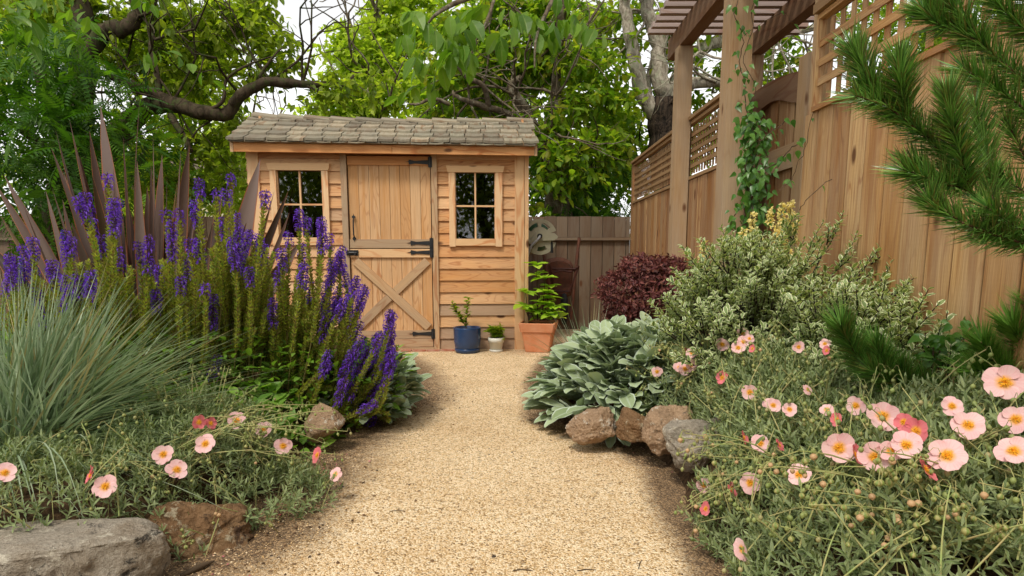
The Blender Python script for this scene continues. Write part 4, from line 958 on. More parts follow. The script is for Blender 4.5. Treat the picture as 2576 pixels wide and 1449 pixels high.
def rock_rose(label, mounds, flowers, nshoot, nstem, lsz, dry=.08, group='pink rock rose plants', seedbox=None, stalks=None):
    c = np.mean([mm.c for mm in mounds], 0); root = thing('rock_rose', label, 'flowering plant', (c[0], c[1], float(mounds[0].zf(np.array(c[0]), np.array(c[1])))), group)
    lf = MB(); st = MB(); area = [mm.r[0]*mm.r[1] for mm in mounds]
    for mm, A in zip(mounds, area):
        n = int(nshoot*A/sum(area)); p, N = surf(mm, n, .07)
        d = N+unit(n)*.55+np.array((0, 0, .25)); d /= np.linalg.norm(d, axis=1)[:, None]
        L = rng.uniform(.03, .075, n)*lsz/.032; K = 11
        for k in range(K):
            t = k/(K-1); pp = p+d*(L*t)[:, None]; a = k*2.4; u1 = np.cross(d, np.array((.3, .2, 1.))); u1 /= np.linalg.norm(u1, axis=1)[:, None]; u2 = np.cross(d, u1)
            o = (math.cos(a)*u1+math.sin(a)*u2); dd = o*(1-.55*t)+d*(.35+.8*t)+unit(n)*.15
            lf.inst(L_ROSE, pp, dd, d+unit(n)*.2, lsz*rng.uniform(.7, 1.25, n)*(1-.35*abs(t-.5)), np.clip(rng.random(n)*.8+.1*t, 0, 1))
        for i in range(0, n, 3): st.tube([p[i]-d[i]*.10, p[i]+d[i]*L[i]], [.0015, .0009], 3, cap=False)
    # flowering stems with drooping buds
    nb = 0; buds = []
    for _ in range(nstem):
        mm = mounds[rng.choice(len(mounds), p=np.array(area)/sum(area))]; p, N = surf(mm, 1); p = p[0]; N = N[0]
        if seedbox and rng.random() < .5: 
            x0, y0, x1, y1 = seedbox; p, _ = hit(rng.uniform(x0, x1), rng.uniform(y0, y1), [mm])
        side = unit(1)[0]*np.array((1, 1, .3)); top = p+N*rng.uniform(.04, .10)+side*.06+np.array((0, 0, .035)); b0 = p-side*.10-np.array((0, 0, .06))
        A_ = arc(b0, top, 6, 0, N*.02); st.tube(A_, np.linspace(.0022, .0014, 6), 4, cap=False)
        for q in range(rng.integers(2, 5)):
            s = top-(A_[5]-A_[3])*q*.38; hk = unit(1)[0]*np.array((1, 1, 0)); hk = hk/np.linalg.norm(hk)*.014
            e = s+hk+np.array((0, 0, .010)); e2 = s+hk*1.7+np.array((0, 0, -.004)); st.tube([s, s+hk*.4+(0, 0, .010), e, e2], .0007, 3, cap=False); buds.append(e2)
    for (bx, by, bz, x0, y0, x1, y1, Ya, Yb, n) in (stalks or []):
        for _ in range(n):
            b0 = np.array((bx, by, bz))+rng.normal(0, .07, 3)*(1, 1, .3); yy = rng.uniform(Ya, Yb); e = P(rng.uniform(x0, x1), rng.uniform(y0, y1), yy)
            pts = arc(b0, e, 9, 0, (rng.normal(0, .03), rng.normal(0, .03), rng.uniform(.0, .10)))+rng.normal(0, .003, (9, 3)); st.tube(pts, np.linspace(.0026, .0013, 9), 4, cap=False)
            for q in range(rng.integers(3, 7)):
                s = pts[8-q//2]+(pts[7-q//2]-pts[8-q//2])*(.5*(q % 2)); hk = unit(1)[0]*np.array((1, 1, 0)); hk = hk/np.linalg.norm(hk)*rng.uniform(.010, .024)
                e2 = s+hk*1.6+np.array((0, 0, -.006)); st.tube([s, s+hk*.5+(0, 0, .012), s+hk*1.2+(0, 0, .008), e2], .0009, 3, cap=False); buds.append(e2)
            for q in range(2): lf.inst(L_ROSE, pts[3+q:4+q], unit(1)+(0, 0, .4), unit(1), lsz*1.2)
    for (x, y, r, kind) in flowers:
        p, i = hit(x, y, ALLM if mounds[0].c[0] > 0 else mounds, lift=.095); view = np.array((0, 0, CAMZ))-p; view /= np.linalg.norm(view)
        if kind == 'e': n = view*.55+np.array((rng.choice((-1, 1))*.85, 0, .25))+unit(1)[0]*.12
        elif kind == 'b': n = np.array((rng.normal(0, .4), .5, -.45))-view*.25
        elif kind == 'p': n = view+unit(1)[0]*.35
        else: n = view*1.0+np.array((0, -.15, .32))+unit(1)[0]*.36
        n = n/np.linalg.norm(n); s = r*np.linalg.norm(p-np.array((0, 0, CAMZ)))/FD*(.82 if r > 25 else 1.15)
        ms = FLP[rng.integers(2)] if kind in 'pb' else FL[rng.integers(5)]
        f = put(ms[0], 'flower', root, orient(p, n, s)); put(ms[1], 'stamens', f, WORLD[f.name]); put(ms[2], 'sepals', f, WORLD[f.name])
        side = unit(1)[0]*np.array((1, 1, .0)); b0 = p-n*.02-np.array((0, 0, .14))-side*.07
        st.tube(arc(b0, p-n*s*.05, 6, 0, -n*.02), .0013, 4, cap=False)
        for q in range(2):
            hk = unit(1)[0]*np.array((.03, .03, .01)); a_ = b0*.3+p*.7; st.tube([a_, a_+hk+(0, 0, .012), a_+hk*1.4-(0, 0, .006)], .0008, 3, cap=False); buds.append(a_+hk*1.4-(0, 0, .006))
    lf.build('foliage', M['rr_leaf'], root, True); st.build('stems', M['rr_stem'], root)
    cam0 = np.array((0, 0, CAMZ)); buds.sort(key=lambda b: np.linalg.norm(b-cam0))
    for b in buds[:100]:
        dr = rng.random() < dry; o = orient(b, np.array((0, 0, -1.))+unit(1)[0]*.35, .0145*rng.uniform(.8, 1.25)*lsz/.032)
        put(DRY if dr else BUD, 'bud', root, o)
    if len(buds) > 100:
        m = MB(); bm_ = np.array([v.co[:] for v in BUD.vertices]); fs = np.array([list(p.vertices) for p in BUD.polygons]); bb = np.array(buds[100:])
        m.inst((bm_[:, [0, 2, 1]]*(1,1,-1), [fs], np.full((len(bm_), 2), .5)), bb, np.tile((0, 0, -1.), (len(bb), 1))+unit(len(bb))*.3, unit(len(bb)), .0135*lsz/.032); tag(m.build('small_buds', M['bud'], root, True), kind='stuff')
    return root
z0 = lambda x, y: np.asarray(x)*0.0
# left plant and its flowers
lm = [Mound((-1.60, 1.82), (.70, .32), .10, zl), Mound((-1.05, 2.12), (.42, .30), .15, zl), Mound((-1.22, 2.33), (.40, .30), .17, zl)]
rock_rose('grey-green rock rose with pink flowers spilling over the slab rocks on the left', lm,
 [(757,1012,20,'p'),(595,1058,18,''),(664,1080,17,''),(712,1122,18,''),(827,1113,18,''),(799,1145,17,'e'),(843,1193,15,'b'),(517,1117,20,''),(500,1062,15,'e'),(530,1065,13,'e'),(411,1143,19,''),(445,1182,20,''),(229,1195,17,'e'),(265,1224,21,''),(12,1190,18,''),(372,925,8,''),(387,925,8,'')],
 1500, 95, .030, stalks=[(-1.15, 2.05, .2, 470, 990, 880, 1190, 2.0, 2.45, 34), (-1.5, 1.9, .2, 150, 1120, 470, 1260, 1.8, 2.1, 18)])
ALLM = []
# the long flowering stalks that lean out over the path belong to it as well
m1 = Mound((1.02, 3.05), (.46, .62), .34, zr); m2 = Mound((1.12, 2.35), (.40, .55), .30, zr); m3 = Mound((1.00, 1.80), (.42, .42), .21, zr); m4 = Mound((.98, 1.38), (.46, .34), .22, zr); m5 = Mound((1.3, 1.5), (.4, .5), .30, zr)
ALLM += [m1, m2, m3, m4, m5]
rock_rose('far pink rock rose spilling beside the silver lamb\'s ear on the right', [m1],
 [(1868,838,12,''),(1817,867,15,''),(1857,875,14,''),(1870,860,13,''),(1885,852,10,''),(1893,877,9,'e'),(1741,888,13,''),(1722,882,11,'e'),(1724,928,16,''),(1710,925,14,''),(1738,918,13,''),(1653,935,12,''),(1817,950,15,'e'),(2009,873,12,''),(2075,865,11,''),(2080,882,10,'e'),(2235,872,10,'')],
 2300, 80, .030, stalks=[(.95, 2.8, .3, 1640, 850, 1900, 1060, 2.5, 2.95, 26)])
rock_rose('middle pink rock rose hanging over the craggy grey rock on the right', [m2],
 [(1886,987,17,''),(1935,1015,13,''),(1945,1020,15,''),(1986,1030,15,''),(2153,1020,18,'p'),(2105,1055,14,'e'),(2080,1030,13,'b'),(2033,980,12,'b'),(1768,1113,16,''),(1738,1118,12,''),(1733,1163,16,''),(1870,1100,15,'e'),(1913,1115,19,''),(1960,1120,14,'e'),(2395,1022,26,'')],
 2300, 90, .031)
rock_rose('low pink rock rose trailing onto the gravel at the right edge of the path', [m3],
 [(1686,1210,17,'e'),(1770,1220,16,''),(1840,1232,16,'e'),(1886,1215,22,''),(2010,1195,23,''),(1738,1290,20,'p'),(1776,1280,15,'e')],
 1500, 85, .032, dry=.12, stalks=[(.95, 1.8, .2, 1690, 1090, 1900, 1330, 1.6, 1.9, 26)])
rock_rose('nearest pink rock rose with the largest blooms in the lower right corner', [m4, m5],
 [(1867,1382,22,'b'),(2220,1047,40,''),(2110,1127,43,''),(2200,1150,40,''),(2150,1145,24,'e'),(2280,1120,38,''),(2305,1085,36,'e'),(2275,1062,26,'e'),(2383,1147,46,''),(2328,1182,36,'e'),(2435,1070,38,''),(2527,963,45,''),(2556,1055,34,''),(2550,1135,38,''),(2240,1135,20,'')],
 2400, 150, .034, dry=.22, seedbox=(1900, 1150, 2500, 1440), stalks=[(1.15, 1.3, .2, 1900, 1130, 2560, 1400, 1.15, 1.45, 34), (1.5, 1.05, .1, 2250, 1050, 2560, 1300, 1.1, 1.3, 12)])

# ---- lamb's ear
M['ear'] = leafmat('felted_leaf', [(.24,.30,.165),(.33,.40,.23),(.41,.48,.29),(.19,.25,.12)], .12, rough=.95, spec=.1, edge=(.46,.53,.42), edgew=.06, rib=(.38,.45,.34), tcol=(1.2,1.3,.9), bump=.4)
def lambs_ear(label, mm, nsh, size):
    root = thing('lambs_ear', label, 'plant', (mm.c[0], mm.c[1], 0), 'silver lamb\'s ear plants'); m = MB(); st = MB()
    for sh in range(3):
        n = nsh; p, N = surf(mm, n, .06+.10*sh)
        for k in range(5):
            out = N*(.7)+np.stack([N[:, 0], N[:, 1], N[:, 2]*.3], -1)*.4+unit(n)*.6+np.array((0, 0, .38))
            pp = p-N*size*.55+unit(n)*.015
            m.inst(L_EAR, pp, out, np.array((0, 0, 1.))+N*.5+unit(n)*.35, size*rng.uniform(.45, 1.12, n)[:, None]*np.array((1, 1, 1)))
    for i in range(60): q, N = surf(mm, 1, .0); st.tube([np.array((mm.c[0], mm.c[1], .02))*.5+q[0]*.5*(1,1,.2), q[0]-N[0]*.04], .005, 5, cap=False)
    m.build('leaves', M['ear'], root, True); st.build('stems', M['ear'], root)
lambs_ear('large silver-green lamb\'s ear mound at the right side of the path', Mound((.66, 3.20), (.58, .50), .54, z0, .5), 120, .165)
lambs_ear('smaller silver lamb\'s ear at the left path edge beside the sage', Mound((-.80, 3.38), (.33, .42), .38, z0, .5), 62, .125)

# ---- burgundy barberry ball
M['burg'] = leafmat('burgundy_leaf', [(.075,.018,.020),(.14,.035,.032),(.25,.09,.07),(.05,.012,.014),(.19,.075,.045)], .2, rough=.6, tcol=(1.6,.8,.7))
bc = P(1636, 745, 4.35); bb = thing('barberry', 'rounded dark burgundy barberry shrub between the lamb\'s ear and the fence', 'shrub', bc*(1,1,0))
m = MB(); st = MB(); n = 1100; u = unit(n); u[:, 2] = np.where(u[:, 2] < -.75, -u[:, 2], u[:, 2]); rad = np.array((.355, .33, .265))*(1+.09*np.sin(u[:, 0:1]*7+1)*np.sin(u[:, 2:3]*6)+.05*rng.random((n,1)))
p = bc+u*rad*(rng.uniform(.78, 1.0, n))[:, None]
for k in range(9):
    d = u*.5+unit(n); m.inst(L_OVAL2, p+unit(n)*.026, d, u+unit(n)*.6, .034*rng.uniform(.6, 1.2, n))
for i in range(90): st.tube([bc-(0,0,.3)+unit(1)[0]*.04, bc+u[i]*rad[i]*.6, bc+u[i]*rad[i]*1.02], [.008,.004,.002], 4, cap=False)
m.build('leaves', M['burg'], bb); st.build('stems', M['rustdark'], bb)
# small pines of blue grass behind it
M['blueblade'] = leafmat('blue_grass_blade', [(.19,.28,.15),(.33,.43,.26),(.52,.60,.42),(.12,.19,.09),(.60,.48,.24)], .25, rough=.6, tcol=(1.1,1.2,.9))
def blade(m, p0, p1, p2, w, r, n=9):
    t = np.linspace(0, 1, n)[:, None]; C = (1-t)**2*p0+2*t*(1-t)*p1+t*t*p2
    T = np.gradient(C, axis=0); S = np.cross(T, np.array((.15, .35, 1.))); S /= np.linalg.norm(S, axis=1)[:, None]+1e-9
    Nn = np.cross(S, T); Nn /= np.linalg.norm(Nn, axis=1)[:, None]+1e-9
    ww = w*.5*np.minimum(1, (1-t)*2.2+.03)
    V = np.stack([C-S*ww+Nn*ww*.5, C, C+S*ww+Nn*ww*.5], 1).reshape(-1, 3); I = np.arange(n*3).reshape(n, 3)
    F = np.concatenate([np.stack([I[:-1, j], I[:-1, j+1], I[1:, j+1], I[1:, j]], -1) for j in (0, 1)])
    U = np.stack([np.tile((0, .5, 1), n), np.repeat(t[:, 0], 3)], -1); m.add(V, [F], U, r)
def grass(root, base, n, L, spread, w, bias=(0, 0), droop=.5, mat='blueblade', rb=.05, up=.55):
    m = MB()
    for i in range(n):
        a = rng.random()*6.283; e = rng.random()**.7
        d = np.array((math.cos(a)*e*spread+bias[0], math.sin(a)*e*spread+bias[1], up+.6*(1-e*.8))); d /= np.linalg.norm(d); ln = L*rng.uniform(.6, 1.1)
        b = np.array(base)+np.array((math.cos(a), math.sin(a), 0))*rb*rng.random()
        p1 = b+d*ln*.55; p2 = p1+(d*np.array((1.15, 1.15, 1))-np.array((0, 0, droop*(.25+e))))*ln*.5
        blade(m, b, p1, p2, w*rng.uniform(.7, 1.2), rng.random())
    m.build('blades', M[mat], root, True)
for (x, y, Y, lab, n_) in ((1480, 860, 3.9, 'small clump of thin blue grass between the terracotta pot and the lamb\'s ear', 70), (1690, 800, 4.9, 'thin blue grass clump standing behind the burgundy barberry', 40)):
    b = P(x, y, Y); b[2] = .1; g_ = thing('blue_grass', lab, 'ornamental grass', b, 'blue oat grass clumps'); grass(g_, b, n_, .55, .8, .006, (-.25, 0), .35)
gp = np.array((-1.84, 2.26, .15)); g_ = thing('blue_grass', 'large fountain of blue-grey oat grass at the left edge of the photo', 'ornamental grass', gp, 'blue oat grass clumps')
m = MB()
for i in range(1250):
    f = rng.random()
    # fan: upright at the left, sweeping to the right near the ground
    e = rng.random(); a = rng.normal(-.25, .75); el = R(8)+R(75)*(1-e)**1.1 if f < .8 else R(rng.uniform(35, 88))
    d = np.array((math.cos(a)*math.cos(el), math.sin(a)*math.cos(el)*.8, math.sin(el)))
    if f > .88: d[0] = -abs(d[0])*.5
    ln = rng.uniform(.45, .98)*(.78+.27*math.cos(el)); b = gp+np.array((rng.normal(0, .07), rng.normal(0, .07), -.02)); p1 = b+d*ln*.55
    p2 = p1+(d*.5-np.array((0, 0, .16+.10*math.cos(el))))*ln*.95+(d*.1)*ln; blade(m, b, p1, p2, rng.uniform(.005, .0088), rng.random()*.82 if rng.random() < .88 else rng.uniform(.85, 1))
for (x0, y0, x1, y1) in ((60,1240,70,1330),(80,1230,105,1325),(180,1160,215,1330),(170,1150,150,1290),(20,1250,60,1340),(5,1250,16,1325),(60,1200,100,1335)):
    a = P(x0-20, y0-50, 1.75); c = P(x1, y1, 1.58); blade(m, gp+(.1, -.2, .02), a+(0,0,.12), c, .006, rng.random()*.6)
for _ in range(170):
    x1 = rng.uniform(180, 620); y1 = rng.uniform(900-.25*x1+60, 1190); c = P(x1, y1, rng.uniform(2.05, 2.55)); blade(m, gp+rng.normal(0, .05, 3)*(1,1,0), (gp+c)/2+(0, 0, rng.uniform(.08, .22)), c, rng.uniform(.006, .0095), rng.uniform(.2, .85), 11)
for (x1, y1, Y) in ((600,922,2.3),(640,1287,1.95),(600,1304,1.9),(590,1035,2.2),(650,1000,2.3),(450,910,2.3)):
    c = P(x1, y1, Y); blade(m, gp, (gp+c)/2+(0, 0, .12), c, .0055, rng.random()*.6, 12)
m.build('blades', M['blueblade'], g_, True)

# ---- flax with bronze sword leaves
M['flax'] = leafmat('bronze_flax_leaf', [(.055,.030,.022),(.095,.057,.042),(.17,.12,.10),(.035,.02,.016),(.13,.08,.025)], .12, rough=.5, spec=.25, edge=(.30,.10,.04), edgew=.045, tcol=(1.4,.9,.7))
def flax(label, base, leaves):
    root = thing('flax_plant', label, 'plant', base, 'bronze flax plants')
    for (x, y, w_, xb, yb, bow) in leaves:
        Y = base[1]+rng.uniform(-.28, .22); tip = P(x, y, Y+rng.uniform(-.1, .15)); b = P(xb, yb, base[1]+rng.uniform(-.1, .1)); b[2] = max(b[2], .1)
        n = 14; t = np.linspace(0, 1, n); k = px(Y); L = np.linalg.norm(tip-b)
        side = np.array((1, 0, 0.)); C = b+(tip-b)*t[:, None]+np.sin(t*math.pi)[:, None]*np.array((bow*k, 0, 0))-np.array((0, 0, 1))*(max(0, abs(tip[0]-b[0])/L-.75)*.3*L*t**3)[:, None]
        T = np.gradient(C, axis=0); yaw_ = rng.normal(0, .45); S = np.cross(T, np.array((math.sin(yaw_), -math.cos(yaw_), 0))); S /= np.linalg.norm(S, axis=1)[:, None]
        N_ = np.cross(T, S); N_ /= np.linalg.norm(N_, axis=1)[:, None]
        prof = np.interp(t, [0, .35, .6, .85, 1], [.55, .95, 1, .5, 0.02])*w_*k*.56
        V = np.stack([C-S*prof[:, None]-N_*prof[:, None]*.35, C-S*prof[:, None]*.5-N_*prof[:, None]*.12, C, C+S*prof[:, None]*.5-N_*prof[:, None]*.12, C+S*prof[:, None]-N_*prof[:, None]*.35], 1).reshape(-1, 3)
        I = np.arange(n*5).reshape(n, 5); F = np.concatenate([np.stack([I[:-1, j], I[:-1, j+1], I[1:, j+1], I[1:, j]], -1) for j in range(4)])
        m = MB(); m.add(V, [F], np.stack([np.tile((0, .25, .5, .75, 1), n), np.repeat(t, 5)], -1), rng.random()); m.build('leaf', M['flax'], root, True)
fx = np.array((-2.42, 4.15, .12))
LV = [(253,268,44,330,900,6),(175,302,38,300,900,10),(140,328,30,285,900,8),(128,370,16,290,900,14),(160,432,22,290,900,8),(165,452,24,300,900,2),(232,440,26,330,900,0),(262,430,20,330,900,0),(345,405,26,370,900,0),(352,240,5,372,900,-22),(380,410,14,400,900,-6),(408,390,34,395,900,0),(370,470,26,385,900,0),(445,462,20,410,900,0),(476,365,34,430,900,-4),(500,480,22,430,900,0),(420,560,18,400,900,0),(655,400,52,560,900,-6),(560,470,22,470,900,6),(535,560,20,470,900,4),(725,480,22,520,900,12),(590,455,14,500,900,6),(728,535,20,560,900,16),(690,480,10,560,900,8),(755,610,46,540,900,10),(680,520,22,530,900,10),(10,440,36,260,900,6),(-12,462,26,240,900,8),(0,540,30,240,900,0),(115,480,18,230,900,0),(157,500,22,250,900,0),(130,470,8,250,900,6),(-30,610,36,200,900,0),(60,520,14,220,900,0),(205,470,10,260,900,0),(285,420,12,320,900,0),(310,350,10,340,900,2),(420,440,14,415,900,2),(455,380,12,440,900,-4),(200,390,26,300,900,2),(225,330,30,325,900,0),(275,470,30,340,900,0),(320,500,26,360,900,0),(300,560,30,350,900,0),(180,560,26,300,900,0),(620,560,26,500,900,0),(480,580,30,440,900,0),(385,340,8,390,900,3)]
flax('big bronze New Zealand flax with upright sword leaves behind the purple sage', fx, LV)

# ---- purple sage
M['sage_purple'] = leafmat('sage_flower', [(.12,.03,.40),(.19,.06,.58),(.085,.018,.26),(.27,.12,.68)], .3, tcol=(1.2,.9,1.5))
M['calyx'] = leafmat('sage_calyx', [(.28,.33,.035),(.42,.46,.07),(.30,.24,.06),(.19,.30,.04),(.22,.12,.06)], .38)
M['calyx_dark'] = leafmat('sage_calyx_dark', [(.07,.03,.04),(.11,.06,.05),(.09,.05,.06)], .25)
M['sage_leaf'] = leafmat('sage_leaf', [(.09,.20,.02),(.16,.31,.035),(.24,.40,.055),(.07,.15,.018)], .4, rib=(.2,.33,.08))
M['sage_stem'] = plain('sage_stem', (.13,.09,.035), .7, .2, col2=(.16,.15,.04))
c5 = lambda x, y: (x/2.411, y/2.411+343.5)
SPK = [(650,215,655,290),(510,330,535,440),(550,480,560,570),(715,365,700,540),(605,590,625,700),(710,660,725,780),(400,560,405,740),(195,600,205,710),(50,700,80,880),(310,740,330,850),(390,830,410,950),(210,890,230,1020),(550,800,545,940),(470,830,480,960),(840,630,850,740),(905,590,895,780),(1005,430,1010,490),(1085,430,1090,510),(1205,245,1210,350),(1175,380,1195,510),(1040,510,1045,700),(960,770,975,920),(945,920,950,1040),(1145,610,1160,700),(1205,610,1215,730),(1130,740,1135,830),(1100,840,1095,930),(1295,950,1290,1120),(1310,310,1310,370),(1375,310,1375,390),(1400,215,1400,280),(1350,480,1355,600),(1430,450,1440,560),(1450,530,1440,720),(1400,600,1420,760),(1520,570,1530,640),(1570,580,1590,740),(1510,780,1515,880),(1615,320,1605,400),(1660,970,1655,1110),(1815,430,1815,540),(1855,480,1860,560),(1950,480,1945,570),(1750,570,1750,650),(1705,670,1710,780),(1840,640,1835,760),(1690,800,1690,880),(1995,580,2000,660),(1850,760,1830,880),(1880,860,1880,980),(2020,740,2000,860),(1985,880,1965,1020),(1985,1040,1960,1200),(2065,690,2060,800),(2060,960,2010,1100),(2170,840,2140,960),(2230,910,2180,1020),(2180,1040,2130,1180),(2100,980,2050,1080),(2395,1060,2365,1130),(2385,1180,2350,1300),(2280,1190,2275,1240),(2200,1200,2130,1380),(2000,1290,1960,1420),(2400,1290,2330,1390),(1325,1320,1290,1440),(690,375,680,480),(1235,880,1240,940),(140,745,150,860),(1600,640,1600,720),(2130,950,2100,1060),(2320,1340,2230,1440),(2140,1290,2080,1440),(700,420,690,560),(430,600,430,700),(90,720,110,840)]
SPK = [(*c5(a, b), *c5(c, d)) for a, b, c, d in SPK]
SPK += [(x0/2.4524, y0/2.4524+858.7, x1/2.4524, y1/2.4524+858.7) for x0, y0, x1, y1 in ((2190,320,2110,450),(2320,300,2240,410),(2050,130,2000,170))]
SPK += [(a+rng.normal(0, 9), b+rng.normal(0, 16), c+rng.normal(0, 9), d+rng.normal(0, 16)) for a, b, c, d in SPK if a > 830]
SPK += [(a+rng.normal(0, 14), b+rng.uniform(5, 40), c+rng.normal(0, 10), d+rng.uniform(5, 40)) for a, b, c, d in SPK[:70] if rng.random() < .22]
OL = []
for _ in range(540):
    x = rng.uniform(20, 960); top = np.interp(x, [0, 120, 230, 330, 450, 560, 700, 820, 900, 960], [720, 690, 640, 660, 640, 560, 640, 760, 840, 930])+rng.uniform(0, 230); OL.append((x, top))
OL += [(rng.uniform(842, 985), rng.uniform(830, 1030)) for _ in range(70)]
SPK += [(x, y, x-rng.uniform(14, 30), y+rng.uniform(48, 75)) for x, y in ((985,860),(960,905),(930,870),(905,920),(975,950),(940,980),(900,985),(880,900),(870,950),(955,1010),(915,1030),(995,900))]
groups = [(0, 190, 'purple sage clump at the far left in front of the flax', 2.95), (190, 340, 'tall purple sage clump in front of the biggest flax leaves', 2.95), (340, 520, 'purple sage clump behind the path light', 3.0), (520, 690, 'tall purple sage clump reaching the left shed window', 3.1), (690, 840, 'purple sage clump in front of the left half of the shed door', 3.15), (840, 1100, 'purple sage clump leaning right over the path beside the lamb\'s ear', 3.2)]
L_CAL = quick_tpl(.55, .5, .3, .1); L_FLO = quick_tpl(.42, .55, .5, -.35)
FLM = {}
def spike(fm, cm, pts, a0, a1, flowers, s=1.0):
    """whorls between arclength fractions a0..a1 of stem polyline"""
    seg = np.linalg.norm(np.diff(pts, axis=0), axis=1); cum = np.concatenate([[0], np.cumsum(seg)]); L = cum[-1]
    n = max(2, int((a1-a0)*L/(.0115 if flowers else .015))); tt = np.linspace(a0, a1, n)*L
    p = np.stack([np.interp(tt, cum, pts[:, i]) for i in range(3)], -1); d = np.stack([np.interp(tt+.004, cum, pts[:, i]) for i in range(3)], -1)-p
    d /= np.linalg.norm(d, axis=1)[:, None]+1e-9; u1 = np.cross(d, np.array((.2, 1, .1))); u1 /= np.linalg.norm(u1, axis=1)[:, None]; u2 = np.cross(d, u1)
    K = 7
    for k in range(K):
        a = k*6.283/K+np.arange(n)*.5+rng.random(n)*.5; o = np.cos(a)[:, None]*u1+np.sin(a)[:, None]*u2; q = p+o*.003+d*rng.normal(0, .002, (n, 1))
        cm.inst(L_CAL, q, o*.8+d*.8+unit(n)*.2, d+unit(n)*.3, s*(.013 if flowers else .022)*rng.uniform(.7, 1.2, n))
        if flowers:
            ok = rng.random(n) < .93; taper = np.interp(np.arange(n)/n, [0, .1, .75, 1], [.7, 1, 1, .55])
            fm.inst(L_FLO, (q+o*.004)[ok], (o+d*.35+unit(n)*.25)[ok], (d+unit(n)*.4)[ok], (s*.0195*rng.uniform(.7, 1.2, n)*taper)[ok])
            if k % 2: fm.inst(L_FLO, (q+o*.010)[ok], (o*.8-d*.7+unit(n)*.25)[ok], (d+o+unit(n)*.4)[ok], (s*.022*taper)[ok])
for gi, (xa, xb, lab, Yg) in enumerate(groups):
    gx = (xa+xb)/2; base = P(gx if gi < 5 else 840, 1000, Yg); base[2] = float(zl(np.array(base[0]), np.array(base[1])))
    root = thing('sage_plant', lab, 'flowering plant', base, 'purple flowering sage clumps'); st = MB(); cal = MB(); lv = MB()
    def bpos(x): return base+np.array(((x-gx)*px(Yg)*.5+rng.normal(0, .05)-(0 if gi < 5 else -.05), rng.normal(0, .10), 0))
    for (x0, y0, x1, y1) in SPK:
        if not (xa <= x0 < xb): continue
        Y = Yg+rng.uniform(-.38, .05); top = P(x0, y0, Y); bot = P(x1+(x1-x0)*.25, y1+(y1-y0)*.28, Y); bp_ = bpos(x0)
        if gi == 5: bp_ = base+np.array((rng.normal(0, .07), rng.normal(0, .1), 0))
        dr = top-bot; s0 = np.linalg.norm(dr); mid_ = bot-dr/s0*min(.5*np.linalg.norm(bot-bp_), .3)
        t = np.linspace(0, 1, 6)[:, None]; c_ = (1-t)**2*bp_+2*t*(1-t)*mid_+t*t*bot; pts = np.concatenate([c_, bot+(top-bot)*np.array([.33, .66, 1.])[:, None]])
        L = np.linalg.norm(np.diff(pts, axis=0), axis=1).sum(); fr = 1-s0/L
        st.tube(pts, np.linspace(.0032, .0012, len(pts)), 4, cap=False)
        fm, cm = MB(), MB(); fm.tube(pts[5:], .0016, 4, cap=False); spike(fm, cm, pts, fr, 1.0, True, rng.uniform(.86, 1.06)); f = fm.build('flower_spike', M['sage_purple'], root); cm.build('calyces', M['calyx_dark'], f)
        spike(None, cal, pts, max(.15, fr-.45), fr, False)
    for (x, y) in OL:
        if not (xa <= x < xb): continue
        Y = Yg+rng.uniform(-.22, .35); lean = np.interp(x, [500, 960], [0, 45]); top = P(x+lean*.4, y, Y); bp_ = bpos(x-lean*1.5)
        if gi == 5: bp_ = base+np.array((rng.normal(0, .08), rng.normal(0, .12), 0))
        pts = arc(bp_, top, 7, 0, (0, 0, .03)); st.tube(pts, np.linspace(.003, .001, 7), 4, cap=False); spike(None, cal, pts, .28, 1.0, False, rng.uniform(.8, 1.1))
    cal.build('seed_spikes', M['calyx'], root); st.build('stems', M['sage_stem'], root)
    n = 520; a = rng.random(n)*6.28; rr = np.sqrt(rng.random(n))*.34; pp = base+np.stack([np.cos(a)*rr*1.1, np.sin(a)*rr, rng.uniform(.02, .46, n)**1.3-rr*.2+.04], -1)
    lv.inst(L_OVAL2, pp, np.stack([np.cos(a), np.sin(a), rng.uniform(.0, .9, n)], -1)+unit(n)*.4, np.tile((0, 0, 1.), (n, 1))+unit(n)*.4, .068*rng.uniform(.5, 1.2, n)); lv.build('foliage', M['sage_leaf'], root, True)
# green perennial leaves low between sage and rock rose
n = 420; x = rng.uniform(-1.75, -.85, n); y = 2.70+rng.uniform(-.12, .25, n)+(x+1.1)*.3; pr = thing('leafy_perennial', 'low green leafy perennials in front of the sage around the path light', 'plant', (-1.1, 2.7, .15))
m = MB(); m.inst(L_OVAL, np.stack([x, y, zl(x, y)+rng.uniform(.0, .12, n)], -1), unit(n)*np.array((1,1,.3))+np.array((0,-.3,.5)), np.tile((0,-.3,1.), (n,1))+unit(n)*.4, .075*rng.uniform(.5,1.2,n)); m.build('leaves', M['sage_leaf'], pr, True)

